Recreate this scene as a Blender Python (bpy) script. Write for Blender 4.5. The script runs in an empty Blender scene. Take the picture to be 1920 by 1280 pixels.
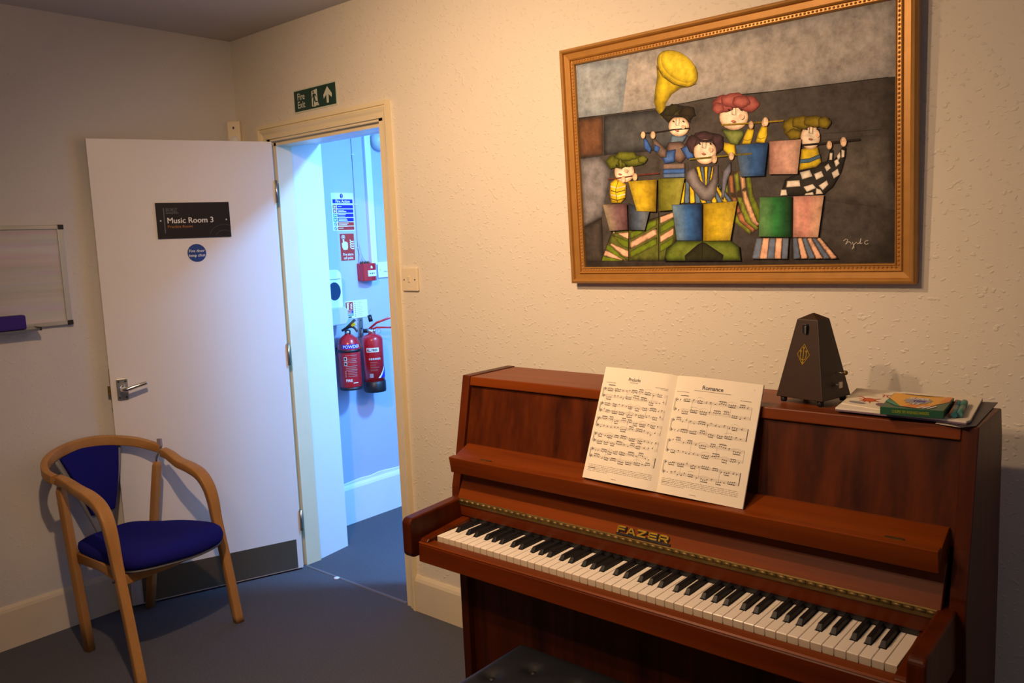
import bpy, bmesh, math, random
from mathutils import Vector, Matrix
random.seed(7)
SC = bpy.context.scene
COL = SC.collection
PI = math.pi
# ------------------------------------------------------------------ camera
CAM = Vector((3.57557, -2.22527, 1.51321)); YAW, PIT, ROL, FPX = 0.71233, -0.12197, -0.04225, 1561.94
_f = Vector((-math.sin(YAW)*math.cos(PIT), math.cos(YAW)*math.cos(PIT), math.sin(PIT)))
_r = Vector((math.cos(YAW), math.sin(YAW), 0)); _u = _r.cross(_f)
_r, _u = math.cos(ROL)*_r+math.sin(ROL)*_u, -math.sin(ROL)*_r+math.cos(ROL)*_u
cd = bpy.data.cameras.new('camera'); cam = bpy.data.objects.new('camera', cd); COL.objects.link(cam)
cd.sensor_width = 36; cd.lens = FPX*36/1920; cd.clip_start = .01
M = Matrix((_r, _u, -_f)).transposed().to_4x4(); M.translation = CAM; cam.matrix_world = M
SC.camera = cam
def atp(px, py, P0, n):
    d = _f+(px-960)/FPX*_r-(py-640)/FPX*_u; n = Vector(n)
    return CAM+d*((Vector(P0)-CAM).dot(n)/d.dot(n))
def at(px, py, ax, v):
    n = Vector([1. if a == ax else 0. for a in 'xyz'])
    return atp(px, py, n*v, n)
# ------------------------------------------------------------------ materials
def newmat(name):
    m = bpy.data.materials.new(name); m.use_nodes = True
    return m, m.node_tree.nodes, m.node_tree.links, m.node_tree.nodes['Principled BSDF']
def mat(name, col, rough=.5, metal=0., spec=.5, var=0., vscale=20, bump=0., bscale=200, bdist=.001, coat=0.):
    m, N, L, b = newmat(name)
    b.inputs['Base Color'].default_value = (*col, 1); b.inputs['Roughness'].default_value = rough
    b.inputs['Metallic'].default_value = metal; b.inputs['Specular IOR Level'].default_value = spec
    b.inputs['Coat Weight'].default_value = coat
    tc = N.new('ShaderNodeTexCoord')
    nz = N.new('ShaderNodeTexNoise'); nz.inputs['Scale'].default_value = vscale; nz.inputs['Detail'].default_value = 4
    L.new(tc.outputs['Object'], nz.inputs['Vector'])
    mx = N.new('ShaderNodeMix'); mx.data_type = 'RGBA'
    mx.inputs[6].default_value = (*[c*(1-var) for c in col], 1); mx.inputs[7].default_value = (*[min(1, c*(1+var)) for c in col], 1)
    L.new(nz.outputs['Fac'], mx.inputs[0]); L.new(mx.outputs[2], b.inputs['Base Color'])
    if bump:
        n2 = N.new('ShaderNodeTexNoise'); n2.inputs['Scale'].default_value = bscale; n2.inputs['Detail'].default_value = 3
        L.new(tc.outputs['Object'], n2.inputs['Vector'])
        bp = N.new('ShaderNodeBump'); bp.inputs['Strength'].default_value = bump; bp.inputs['Distance'].default_value = bdist
        L.new(n2.outputs['Fac'], bp.inputs['Height']); L.new(bp.outputs['Normal'], b.inputs['Normal'])
    return m
def woodchip(name, col, lump=.6):
    m, N, L, b = newmat(name)
    b.inputs['Roughness'].default_value = .55; b.inputs['Specular IOR Level'].default_value = .35
    tc = N.new('ShaderNodeTexCoord')
    v = N.new('ShaderNodeTexNoise'); v.inputs['Scale'].default_value = 88; v.inputs['Detail'].default_value = .6
    mp = N.new('ShaderNodeMapping'); mp.inputs['Scale'].default_value = (.8, .8, 1.15); mp.inputs['Rotation'].default_value = (.3, .5, .2)
    L.new(tc.outputs['Object'], mp.inputs['Vector']); L.new(mp.outputs['Vector'], v.inputs['Vector'])
    r = N.new('ShaderNodeValToRGB'); r.color_ramp.elements[0].position = .64; r.color_ramp.elements[1].position = .74
    L.new(v.outputs['Fac'], r.inputs['Fac'])
    f = N.new('ShaderNodeTexNoise'); f.inputs['Scale'].default_value = 240; f.inputs['Detail'].default_value = 3
    L.new(tc.outputs['Object'], f.inputs['Vector'])
    a = N.new('ShaderNodeMath'); a.operation = 'MULTIPLY_ADD'; a.inputs[1].default_value = .22
    L.new(f.outputs['Fac'], a.inputs[0]); L.new(r.outputs['Color'], a.inputs[2])
    bp = N.new('ShaderNodeBump'); bp.inputs['Strength'].default_value = lump; bp.inputs['Distance'].default_value = .0025
    L.new(a.outputs[0], bp.inputs['Height']); L.new(bp.outputs['Normal'], b.inputs['Normal'])
    c = N.new('ShaderNodeTexNoise'); c.inputs['Scale'].default_value = 2.2; c.inputs['Detail'].default_value = 5
    L.new(tc.outputs['Object'], c.inputs['Vector'])
    mx = N.new('ShaderNodeMix'); mx.data_type = 'RGBA'
    mx.inputs[6].default_value = (*[x*.94 for x in col], 1); mx.inputs[7].default_value = (*[min(1, x*1.05) for x in col], 1)
    L.new(c.outputs['Fac'], mx.inputs[0]); L.new(mx.outputs[2], b.inputs['Base Color'])
    return m
def wood(name, c1, c2, axis, rough=.38, fine=1., band=14., coat=0.):
    m, N, L, b = newmat(name)
    b.inputs['Specular IOR Level'].default_value = .22; b.inputs['Roughness'].default_value = rough; b.inputs['Coat Weight'].default_value = coat; b.inputs['Coat Roughness'].default_value = .25
    tc = N.new('ShaderNodeTexCoord'); mp = N.new('ShaderNodeMapping')
    s = [1., 1., 1.]; s['xyz'.index(axis)] = .045; mp.inputs['Scale'].default_value = s
    L.new(tc.outputs['Object'], mp.inputs['Vector'])
    n1 = N.new('ShaderNodeTexNoise'); n1.inputs['Scale'].default_value = band; n1.inputs['Detail'].default_value = 5; n1.inputs['Roughness'].default_value = .6
    n2 = N.new('ShaderNodeTexNoise'); n2.inputs['Scale'].default_value = 260*fine; n2.inputs['Detail'].default_value = 2
    L.new(mp.outputs['Vector'], n1.inputs['Vector']); L.new(mp.outputs['Vector'], n2.inputs['Vector'])
    r = N.new('ShaderNodeValToRGB'); r.color_ramp.elements[0].position = .33; r.color_ramp.elements[1].position = .68
    r.color_ramp.elements[0].color = (*c1, 1); r.color_ramp.elements[1].color = (*c2, 1)
    L.new(n1.outputs['Fac'], r.inputs['Fac'])
    mx = N.new('ShaderNodeMix'); mx.data_type = 'RGBA'; mx.blend_type = 'MULTIPLY'; mx.inputs[0].default_value = .35
    L.new(r.outputs['Color'], mx.inputs[6]); L.new(n2.outputs['Color'], mx.inputs[7])
    L.new(mx.outputs[2], b.inputs['Base Color'])
    return m
def paintmat(name, rough=.45):
    m, N, L, b = newmat(name)
    a = N.new('ShaderNodeVertexColor'); a.layer_name = 'Col'
    tc = N.new('ShaderNodeTexCoord')
    n = N.new('ShaderNodeTexNoise'); n.inputs['Scale'].default_value = 34; n.inputs['Detail'].default_value = 6; n.inputs['Roughness'].default_value = .65
    L.new(tc.outputs['Object'], n.inputs['Vector'])
    r = N.new('ShaderNodeValToRGB'); r.color_ramp.elements[0].position = .3; r.color_ramp.elements[1].position = .72
    r.color_ramp.elements[0].color = (.74, .72, .70, 1); r.color_ramp.elements[1].color = (1.72, 1.70, 1.69, 1)
    L.new(n.outputs['Fac'], r.inputs['Fac'])
    mx = N.new('ShaderNodeMix'); mx.data_type = 'RGBA'; mx.blend_type = 'MULTIPLY'; mx.inputs[0].default_value = .9
    L.new(a.outputs['Color'], mx.inputs[6]); L.new(r.outputs['Color'], mx.inputs[7]); L.new(mx.outputs[2], b.inputs['Base Color'])
    b.inputs['Roughness'].default_value = .6; b.inputs['Specular IOR Level'].default_value = .12
    return m
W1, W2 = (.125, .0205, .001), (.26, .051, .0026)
mt = dict(
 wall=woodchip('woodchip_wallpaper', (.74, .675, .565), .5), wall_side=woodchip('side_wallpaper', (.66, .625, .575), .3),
 plaster=mat('white_reveal_paint', (.80, .82, .84), .6, var=.03, vscale=6, bump=.12, bscale=60), corr=mat('pale_blue_corridor_paint', (.46, .50, .74), .6, var=.03, vscale=6, bump=.12, bscale=60),
 ceiling=mat('ceiling_paint', (.62, .59, .56), .8, var=.04, vscale=3),
 carpet=mat('grey_carpet', (.108, .111, .130), .95, spec=.1, var=.35, vscale=160, bump=.9, bscale=420, bdist=.004),
 cream=mat('cream_gloss_paint', (.80, .68, .44), .28, var=.05, vscale=9, bump=.08, bscale=40),
 base=mat('skirting_paint', (.72, .62, .45), .35, var=.06, vscale=9, bump=.06, bscale=40),
 basew=mat('white_skirting_paint', (.78, .78, .78), .4, var=.05, vscale=9),
 door=mat('white_door_paint', (.80, .77, .75), .30, var=.02, vscale=5, bump=.05, bscale=90),
 steel=mat('satin_steel', (.50, .48, .42), .34, 1., var=.05), chrome=mat('chrome', (.75, .74, .72), .16, 1.),
 kick=mat('brushed_kick_plate', (.20, .17, .12), .5, .8, var=.06, vscale=4),
 brass=mat('aged_brass', (.20, .135, .05), .58, 1., var=.6, vscale=45), gold=mat('gold_lettering', (.80, .52, .06), .28, .8),
 black=mat('black_plastic', (.012, .011, .013), .4), sign=mat('dark_sign_acrylic', (.012, .009, .013), .5, spec=.25),
 white=mat('white_plastic', (.80, .79, .76), .35), ink=mat('printing_ink', (.035, .03, .04), .7), inkl=mat('pale_printing_ink', (.32, .27, .24), .8),
 wtxt=mat('white_lettering', (.80, .79, .76), .5), orange=mat('orange_lettering', (.40, .14, .015), .5), greytxt=mat('dim_grey_lettering', (.07, .075, .08), .5),
 dim=mat('dim_arc_print', (.022, .018, .022), .5), bar=mat('grey_blue_bar', (.09, .10, .13), .5),
 blue_sticker=mat('blue_sticker', (.005, .05, .26), .4), green_sign=mat('green_sign', (.012, .045, .030), .4), photolum=mat('pale_luminous_vinyl', (.58, .60, .48), .5),
 ivory=mat('ivory_plate', (.80, .68, .48), .35), red=mat('red_enamel', (.50, .012, .018), .25, coat=.3), redsign=mat('red_sign', (.48, .03, .02), .45),
 bluesign=mat('blue_sign', (.015, .01, .42), .45), greens=mat('green_panel', (.01, .25, .17), .45), signw=mat('white_sign_board', (.80, .82, .82), .45),
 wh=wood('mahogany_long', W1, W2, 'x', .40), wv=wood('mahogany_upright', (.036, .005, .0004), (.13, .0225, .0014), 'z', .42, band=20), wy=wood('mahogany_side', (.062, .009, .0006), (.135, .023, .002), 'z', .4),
 wkey=wood('mahogany_dark', (.075, .0105, .0006), (.16, .026, .002), 'x', .38),
 key=mat('ivory_key', (.92, .84, .74), .22, var=.02), keyfront=mat('key_front', (.56, .46, .33), .35, var=.04), ebony=mat('ebony_key', (.010, .010, .013), .48, spec=.3),
 beech=wood('beech', (.45, .215, .066), (.58, .30, .105), 'z', .35, band=9), beechh=wood('beech_bent', (.45, .215, .066), (.58, .30, .105), 'x', .33, band=9),
 fabric=mat('blue_fabric', (.010, .010, .155), .95, spec=.1, var=.18, vscale=300, bump=.5, bscale=700, bdist=.001), shell=mat('grey_shell', (.20, .20, .21), .5),
 leather=mat('black_leatherette', (.009, .010, .014), .46, spec=.35, var=.1, bump=.25, bscale=300), board=wood('whiteboard_surface', (.60, .54, .52), (.78, .74, .72), 'y', .35, fine=.12, band=11),
 alu=mat('aluminium', (.52, .55, .55), .35, .85), felt=mat('blue_felt', (.035, .010, .20), .8, var=.1),
 frame=mat('gilt_frame', (.46, .225, .05), .36, .35, var=.16, vscale=30), frame2=mat('gilt_frame_edge', (.50, .25, .06), .3, .5, var=.1),
 paint=paintmat('oil_paint'), page=mat('cream_paper', (.82, .74, .60), .7, spec=.2, var=.015), card=mat('paper_edge', (.70, .62, .50), .8),
 metro=mat('dark_brown_case', (.032, .012, .004), .45, var=.2, vscale=25), padp=mat('sketch_paper', (.80, .72, .60), .8), padb=mat('pad_underside', (.20, .12, .17), .7),
 yel=mat('yellow_card', (.85, .42, .005), .4), grn=mat('green_card', (.02, .10, .045), .4), ora=mat('orange_card', (.75, .23, .01), .4),
 sil=mat('silver_grey_print', (.35, .33, .38), .5), folder=mat('grey_folder', (.045, .04, .055), .5), crab=mat('orange_print', (.62, .11, .02), .7),
 teal=mat('teal_plastic', (.03, .14, .16), .4), tgreen=mat('sea_green_plastic', (.07, .22, .17), .4), brown=mat('brown_plastic', (.16, .075, .035), .4),
 ytxt=mat('yellow_green_print', (.30, .36, .02), .5), yellow=mat('yellow_tag', (.75, .55, .0), .4), smoke=mat('smoked_window', (.01, .04, .10), .2), cable=mat('grey_cable', (.45, .47, .5), .5), greyp=mat('pale_grey_plastic', (.55, .56, .58), .4),
 strip=mat('dull_strip', (.14, .13, .14), .7), lowgrey=mat('shadow_grey_print', (.30, .28, .30), .8))
# ------------------------------------------------------------------ mesh builder
class MB:
    def __init__(s): s.v = []; s.f = []; s.m = []; s.mats = []; s.sm = []; s.c = None; s.T = None
    def mi(s, m):
        if m not in s.mats: s.mats.append(m)
        return s.mats.index(m)
    def add(s, verts, faces, m, smooth=False, T=None):
        o = len(s.v); T = T or s.T
        for p in verts:
            p = Vector(p); s.v.append(T(p) if callable(T) else (T @ p if T else p))
        k = s.mi(m)
        for f in faces: s.f.append([o+i for i in f]); s.m.append(k); s.sm.append(smooth)
        return s
    def box(s, a, b, m, T=None):
        x0, y0, z0 = a; x1, y1, z1 = b
        x0, x1 = min(x0, x1), max(x0, x1); y0, y1 = min(y0, y1), max(y0, y1); z0, z1 = min(z0, z1), max(z0, z1)
        return s.add([(x0,y0,z0),(x1,y0,z0),(x1,y1,z0),(x0,y1,z0),(x0,y0,z1),(x1,y0,z1),(x1,y1,z1),(x0,y1,z1)],
            [(0,3,2,1),(4,5,6,7),(0,1,5,4),(1,2,6,5),(2,3,7,6),(3,0,4,7)], m, False, T)
    def prism(s, prof, ax, a, b, m, T=None, smooth=False):
        """profile of 2-D points swept along ax ('x': (y,z), 'y': (x,z), 'z': (x,y))"""
        def P(q, t): return {'x': (t, q[0], q[1]), 'y': (q[0], t, q[1]), 'z': (q[0], q[1], t)}[ax]
        n = len(prof); v = [P(q, a) for q in prof]+[P(q, b) for q in prof]
        s.add(v, [tuple(range(n)), tuple(range(2*n-1, n-1, -1))], m, False, T)
        o = len(s.v)-2*n; k = s.mi(m)
        for i in range(n):
            j = (i+1) % n; s.f.append([o+i, o+n+i, o+n+j, o+j]); s.m.append(k); s.sm.append(smooth)
        return s
    def poly(s, pts, m, T=None): return s.add(pts, [tuple(range(len(pts)))], m, False, T)
    def tube(s, pts, r, m, n=12, sec=None, T=None, cap=True, smooth=True, upv=None):
        """sweep: r a number, a list, or sec = (width, height) of a rounded rectangle"""
        pts = [Vector(p) for p in pts]; K = len(pts); rows = []; prev = None
        for i, p in enumerate(pts):
            t = (pts[min(i+1, K-1)]-pts[max(i-1, 0)]).normalized()
            ref = Vector(upv) if upv else (prev if prev else (Vector((0, 0, 1)) if abs(t.z) < .9 else Vector((1, 0, 0))))
            a = t.cross(ref).normalized(); b = a.cross(t).normalized(); prev = b
            row = []
            for k in range(n):
                w = 2*PI*(k+.5)/n
                if sec:
                    q = sec[i] if isinstance(sec, list) else sec
                    e = .24; cx = math.copysign(abs(math.cos(w))**e, math.cos(w))*q[0]/2; cy = math.copysign(abs(math.sin(w))**e, math.sin(w))*q[1]/2
                else:
                    rr = r[i] if isinstance(r, (list, tuple)) else r; cx, cy = rr*math.cos(w), rr*math.sin(w)
                row.append(p+a*cx+b*cy)
            rows.append(row)
        v = [q for r_ in rows for q in r_]
        f = [(i*n+k, i*n+(k+1) % n, (i+1)*n+(k+1) % n, (i+1)*n+k) for i in range(K-1) for k in range(n)]
        s.add(v, f, m, smooth, T)
        if cap:
            o = len(s.v)-len(v); kk = s.mi(m)
            for fc in ([o+k for k in range(n)][::-1], [o+(K-1)*n+k for k in range(n)]): s.f.append(fc); s.m.append(kk); s.sm.append(False)
        return s
    def lathe(s, prof, m, c=(0, 0, 0), n=24, T=None, ax='z', smooth=True):
        v = []; c = Vector(c)
        for r, h in prof:
            for k in range(n):
                w = 2*PI*k/n; q = {'z': Vector((r*math.cos(w), r*math.sin(w), h)), 'x': Vector((h, r*math.cos(w), r*math.sin(w))), 'y': Vector((r*math.sin(w), h, r*math.cos(w)))}[ax]
                v.append(c+q)
        K = len(prof)
        f = [(i*n+k, i*n+(k+1) % n, (i+1)*n+(k+1) % n, (i+1)*n+k) for i in range(K-1) for k in range(n)]
        f += [tuple(range(n))[::-1], tuple((K-1)*n+k for k in range(n))]
        s.add(v, f, m, smooth, T)
        s.sm[-1] = s.sm[-2] = False
        return s
    def ball(s, c, r, m, n=12, T=None, sq=(1, 1, 1)):
        pr = [(max(1e-4, r*math.sin(PI*i/8)), -r*math.cos(PI*i/8)) for i in range(9)]
        c = Vector(c)
        v = []
        for a, h in pr:
            for k in range(n): v.append(c+Vector((a*math.cos(2*PI*k/n)*sq[0], a*math.sin(2*PI*k/n)*sq[1], h*sq[2])))
        f = [(i*n+k, i*n+(k+1) % n, (i+1)*n+(k+1) % n, (i+1)*n+k) for i in range(8) for k in range(n)]
        return s.add(v, f, m, True, T)
    def text(s, txt, size, m, T, bold=0., align='LEFT', sx=1., sp=1., depth=0.):
        """flat lettering; T maps (x right, y up, z out) to the surface"""
        cu = bpy.data.curves.new('t', 'FONT'); cu.body = txt; cu.size = 1.; cu.align_x = align; cu.offset = bold; cu.space_character = sp
        cu.resolution_u = 3; cu.extrude = depth
        o = bpy.data.objects.new('t', cu); COL.objects.link(o)
        dg = bpy.context.evaluated_depsgraph_get(); me = bpy.data.meshes.new_from_object(o.evaluated_get(dg))
        s.add([(v.co.x*sx*size, v.co.y*size, v.co.z*size) for v in me.vertices], [tuple(p.vertices) for p in me.polygons], m, False, T)
        bpy.data.objects.remove(o); bpy.data.curves.remove(cu); bpy.data.meshes.remove(me)
        return s
    def build(s, name, parent=None, loc=None, bevel=0., seg=2, sub=0, cols=None, fix=True):
        L0 = Vector(loc) if loc is not None else (Vector(parent['_o']) if parent is not None else Vector((0, 0, 0)))
        me = bpy.data.meshes.new(name); me.from_pydata([tuple(v-L0) for v in s.v], [], s.f)
        for m in s.mats: me.materials.append(m)
        me.polygons.foreach_set('material_index', s.m); me.polygons.foreach_set('use_smooth', s.sm)
        if cols:
            a = me.color_attributes.new('Col', 'FLOAT_COLOR', 'POINT')
            for i, c in enumerate(cols): a.data[i].color = (*c, 1)
        me.update()
        if fix:
            bm = bmesh.new(); bm.from_mesh(me); bmesh.ops.recalc_face_normals(bm, faces=bm.faces); bm.to_mesh(me); bm.free()
        o = bpy.data.objects.new(name, me); COL.objects.link(o)
        if parent is not None: o.parent = parent; o['_o'] = list(L0)
        else: o.location = L0; o['_o'] = list(L0)
        if bevel:
            b = o.modifiers.new('bevel', 'BEVEL'); b.width = bevel; b.segments = seg; b.limit_method = 'ANGLE'; b.angle_limit = math.radians(35); b.harden_normals = False
        if sub:
            b = o.modifiers.new('sub', 'SUBSURF'); b.levels = b.render_levels = sub
        return o
def thing(name, label, cat, loc, group=None):
    o = bpy.data.objects.new(name, None); COL.objects.link(o); o.location = loc; o['_o'] = list(loc); o.empty_display_size = .05
    return tag(o, label, cat, group)
def tag(o, label, cat, group=None):
    o['label'] = label; o['category'] = cat
    if group: o['group'] = group
    return o
def struct(o): o['kind'] = 'structure'; return o
def smooth_path(P, k=6):
    P = [Vector(p) for p in P]; out = []
    for i in range(len(P)-1):
        a, b, c, d = P[max(i-1, 0)], P[i], P[i+1], P[min(i+2, len(P)-1)]
        for j in range(k):
            t = j/k; out.append(.5*((2*b)+(c-a)*t+(2*a-5*b+4*c-d)*t*t+(3*b-a-3*c+d)*t**3))
    return out+[P[-1]]
def arc(c, r, a0, a1, n=8): return [(c[0]+r*math.cos(a0+(a1-a0)*i/n), c[1]+r*math.sin(a0+(a1-a0)*i/n)) for i in range(n+1)]
def rrect(x0, y0, x1, y1, r, n=5):
    return arc((x1-r, y0+r), r, -PI/2, 0, n)+arc((x1-r, y1-r), r, 0, PI/2, n)+arc((x0+r, y1-r), r, PI/2, PI, n)+arc((x0+r, y0+r), r, PI, 1.5*PI, n)
def plane(O, ex, ey, ez):
    O, ex, ey, ez = map(Vector, (O, ex, ey, ez)); return lambda p: O+ex*p.x+ey*p.y+ez*p.z
# ================================================================== SETTING
H = 2.478; XR = 4.9; YN = -3.6; TW = .2855          # room height, right wall, near wall, wall thickness
OX0, OX1, OZ = .235, 1.045, 2.03                      # structural opening
b = MB(); b.box((-.0, YN, -.05), (XR, .012, 0), mt['carpet']); struct(b.build('floor'))
b = MB(); b.box((-.14, .012, -.05), (2.2, 4.2, 0), mt['carpet']); struct(b.build('floor_corridor'))
b = MB(); b.box((-.1, YN-.1, H), (XR+.1, .0, H+.08), mt['ceiling']); struct(b.build('ceiling'))
b = MB(); b.box((-.1, YN, -.05), (0, 0, H), mt['wall_side']); struct(b.build('wall_left'))
b = MB(); b.box((XR, YN, -.05), (XR+.1, TW, H), mt['wall_side']); struct(b.build('wall_right'))
b = MB(); b.box((-.1, YN-.1, -.05), (XR+.1, YN, H), mt['wall_side']); struct(b.build('wall_near'))
b = MB()                                              # the piano wall with its doorway
b.box((-.1, 0, -.05), (OX0, TW, H+.08), mt['wall']); b.box((OX1, 0, -.05), (XR, TW, H+.08), mt['wall']); b.box((OX0, 0, OZ), (OX1, TW, H+.08), mt['wall'])
struct(b.build('wall_far'))
# corridor beyond the doorway
CX, CH = -.035, 2.52
b = MB(); b.box((CX-.1, TW, -.05), (CX, 4.2, CH), mt['corr']); struct(b.build('wall_corridor_left'))
b = MB(); b.box((2.1, TW, -.05), (2.2, 4.2, CH), mt['plaster']); struct(b.build('wall_corridor_right'))
b = MB(); b.box((CX-.1, 4.1, -.05), (2.2, 4.2, CH), mt['corr']); struct(b.build('wall_corridor_far'))
b = MB(); b.box((CX-.1, TW, CH), (2.2, 4.2, CH+.08), mt['plaster']); struct(b.build('ceiling_corridor'))
b = MB()                                              # plastered reveal: two cheeks and the soffit
b.prism([(.235, .10), (.2675, .10), (.236, TW+.012), (.225, TW+.012)], 'z', 0, 2.03, mt['plaster'])
b.box((1.0, .10, 0), (1.05, TW+.002, 2.03), mt['plaster'])
b.prism([(.10, 1.985), (TW+.004, 2.005), (TW+.004, 2.06), (.10, 2.06)], 'x', .235, 1.045, mt['plaster'])
struct(b.build('trim_1'))
b = MB()                                              # door lining, stops and moulded architrave
def jamb(x, s):
    b.box((x, -.002, 0), (x-s*.035, .10, 2.03), mt['cream']); b.box((x, .018, 0), (x+s*.016, .10, 1.99), mt['cream'])
jamb(.262, 1); jamb(1.012, -1)
b.box((.235, -.002, 1.995), (1.045, .10, 2.05), mt['cream']); b.box((.262, .018, 1.977), (1.012, .10, 2.0), mt['cream'])
def arch_prof(q):   # q: 0 outer edge .. inner; returns (offset from outer edge, y)
    return [(0, 0), (0, -.022), (.013, -.022), (.0145, -.014), (.017, -.014), (.019, -.020), (.026, -.017), (.034, -.012), (.050, -.010), (.050, 0)]
ap = arch_prof(0)
def arch(c0, c1, d0, d1, k0=1, k1=1):   # mitred moulding in the plane of the wall
    n = len(ap); v = [(c0[0]+d0[0]*u, y, c0[1]+d0[1]*u) for u, y in ap]+[(c1[0]+d1[0]*u, y, c1[1]+d1[1]*u) for u, y in ap]
    b.add(v, [(i, (i+1) % n, n+(i+1) % n, n+i) for i in range(n)]+[tuple(range(n)), tuple(range(2*n-1, n-1, -1))], mt['cream'])
ZA = 2.0675
arch((.190, 0), (.190, ZA), (1, 0), (1, -1.25)); arch((.190, ZA), (1.083, ZA), (1, -1.25), (-.8, -1.25)); arch((1.083, ZA), (1.083, 0), (-.8, -1.25), (-.8, 0))
struct(b.build('trim_2'))
def skirt(name, prof, ax, a0, a1, m): struct(MB().prism(prof, ax, a0, a1, m).build(name))
sk = lambda h, t: [(0, 0), (t, 0), (t, h-.022), (t*.75, h-.010), (t*.35, h), (0, h)]
skirt('baseboard_far', [(-u, z) for u, z in sk(.152, .018)], 'x', 1.084, XR, mt['base'])
skirt('baseboard_corner', [(-u, z) for u, z in sk(.152, .010)], 'x', .012, .189, mt['base'])
skirt('baseboard_left', [(u, z) for u, z in sk(.170, .012)], 'y', YN, -.01, mt['base'])
b = MB(); b.prism([(CX+u, z) for u, z in sk(.215, .022)], 'y', TW, 4.1, mt['basew'])
rp = [(CX, .20)]; yy = TW
pts = [(TW, .216), (.40, .218), (.50, .222), (.56, .227), (.62, .231), (.69, .228), (.75, .235), (.80, .234), (.86, .230), (1.0, .225), (1.4, .216)]
for (y0, z0), (y1, z1) in zip(pts, pts[1:]): b.add([(CX+.003, y0, .2), (CX+.003, y1, .2), (CX+.003, y1, z1), (CX+.003, y0, z0), (CX, y0, z0+.004), (CX, y1, z1+.004)], [(0, 1, 2, 3), (3, 2, 5, 4)], mt['basew'])
struct(b.build('baseboard_corridor'))
b = MB(); b.prism([(.002, 0), (.018, 0), (.016, .003), (.004, .003)], 'x', .28, .995, mt['strip'])
tag(b.build('threshold_strip', loc=(.63, 0, 0)), 'thin dull strip across the carpet joint in the doorway', 'strip')
b = MB(); s0 = at(641, 1079, 'z', .003); b.lathe([(.001, 0), (.013, 0), (.014, .003), (.010, .006), (.001, .007)], mt['white'], c=(s0.x, s0.y-.03, 0), n=9)
tag(b.build('paper_scrap', loc=(s0.x, s0.y-.03, 0)), 'small white scrap lying on the carpet by the threshold', 'scrap')
# ------------------------------------------------------------------ the door leaf, swung open against the left wall
TH = 1.925; HG = Vector((.303, -.021, 0)); dD = Vector((math.cos(TH), -math.sin(TH), 0)); dN = Vector((-dD.y, dD.x, 0))
DW, DZ0, DZ1 = .744, .008, 1.990
TD = lambda p: HG+dD*p.x+dN*p.y+Vector((0, 0, p.z))   # x along the leaf from the hinge, y out of its face, z up
b = MB(); b.box((0, -.034, DZ0), (DW, 0, DZ1), mt['door'], TD); door = struct(b.build('door_1', loc=(HG.x, HG.y, 0), bevel=.0015))
def S2D(O, ex, ey): return lambda p: TD(Vector((O[0], O[1], O[2]))+Vector((ex[0], ex[1], ex[2]))*p.x+Vector((ey[0], ey[1], ey[2]))*p.y+Vector((0, p.z, 0)))
onD = lambda u, z, y=.0: S2D((u, y, z), (-1, 0, 0), (0, 0, 1))  # lettering on the face: reads left to right seen from the room
b = MB(); b.box((.0245, 0, .014), (.699, .0025, .152), mt['kick'], TD); b.build('kick_plate', door)
for z in (1.77, 1.03, .24):
    b = MB(); b.box((-.010, -.010, z-.05), (.001, .004, z+.05), mt['steel'], TD); b.tube([TD(Vector((-.006, .004, z-.05))), TD(Vector((-.006, .004, z+.05)))], .006, mt['steel'], 10); b.build('hinge', door)
hu, hz = .700, .955
b = MB(); b.prism(rrect(hu-.022, hz-.075+.03, hu+.022, hz+.045, .006), 'y', 0, .006, mt['steel'], lambda p: TD(Vector((p.x, p.y, p.z)))); hp = b.build('door_handle', door, bevel=.0012)
hp['label'] = 'satin metal lever handle on a square plate'
for a_, z_ in ((-.013, .034), (.013, .034), (-.013, -.034), (.013, -.034)):
    b = MB(); b.tube([TD(Vector((hu+a_, .006, hz+z_))), TD(Vector((hu+a_, .0075, hz+z_)))], .0035, mt['black'], 10); b.build('screw', hp)
b = MB(); b.tube([TD(Vector((hu, .005, hz+.005))), TD(Vector((hu, .018, hz+.005)))], .0125, mt['chrome'], 16)
P = smooth_path([TD(Vector(q)) for q in ((hu+.002, .018, hz+.004), (hu+.001, .046, hz+.004), (hu-.014, .056, hz+.006), (hu-.055, .056, hz+.016), (hu-.092, .053, hz+.024))], 6)
b.tube(P, [.0095]*7+[.0095-.0001*i for i in range(len(P)-7)], mt['chrome'], 14)
b.build('lever', hp)
b = MB(); b.box((DW, -.028, hz-.09), (DW+.001, -.006, hz+.09), mt['brass'], TD); b.box((DW, -.024, hz-.02), (DW+.011, -.010, hz+.016), mt['brass'], TD); b.build('latch', door)
# sign and sticker on the door
b = MB(); b.box((.2072, .0005, 1.577), (.5065, .0065, 1.7275), mt['sign'], TD)
sg = thing('room_sign', 'black rectangular room nameplate reading Music Room 3 on the open door', 'sign', TD(Vector((.357, .0, 1.577))))
b.build('plate', sg)
b = MB()
for k in range(3): b.text('Music Room 3', .0335, mt['wtxt'], onD(.4655+.0005*(1-k), 1.6415+.0002*(k-1), .0071+.00006*k), sx=.97)
pl = sg
b.build('lettering', sg)
b = MB(); b.text('Practice Room', .0165, mt['orange'], onD(.4650, 1.6215, .0071), bold=.004, sx=1.02)
b.build('subtitle', sg)
b = MB(); b.box((.4735, .0066, 1.600), (.4775, .0071, 1.706), mt['bar'], TD)
b.text('BROMLEY', .0215, mt['greytxt'], onD(.4675, 1.6900, .0071), bold=.02, sx=.50); b.box((.4175, .0066, 1.682), (.4675, .0071, 1.6865), mt['greytxt'], TD)
b.build('emblem', sg)
for u in (.4905, .2225): b = MB(); b.tube([TD(Vector((u, .006, 1.652))), TD(Vector((u, .0085, 1.652)))], .0034, mt['greyp'], 12); b.build('screw', sg)
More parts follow.
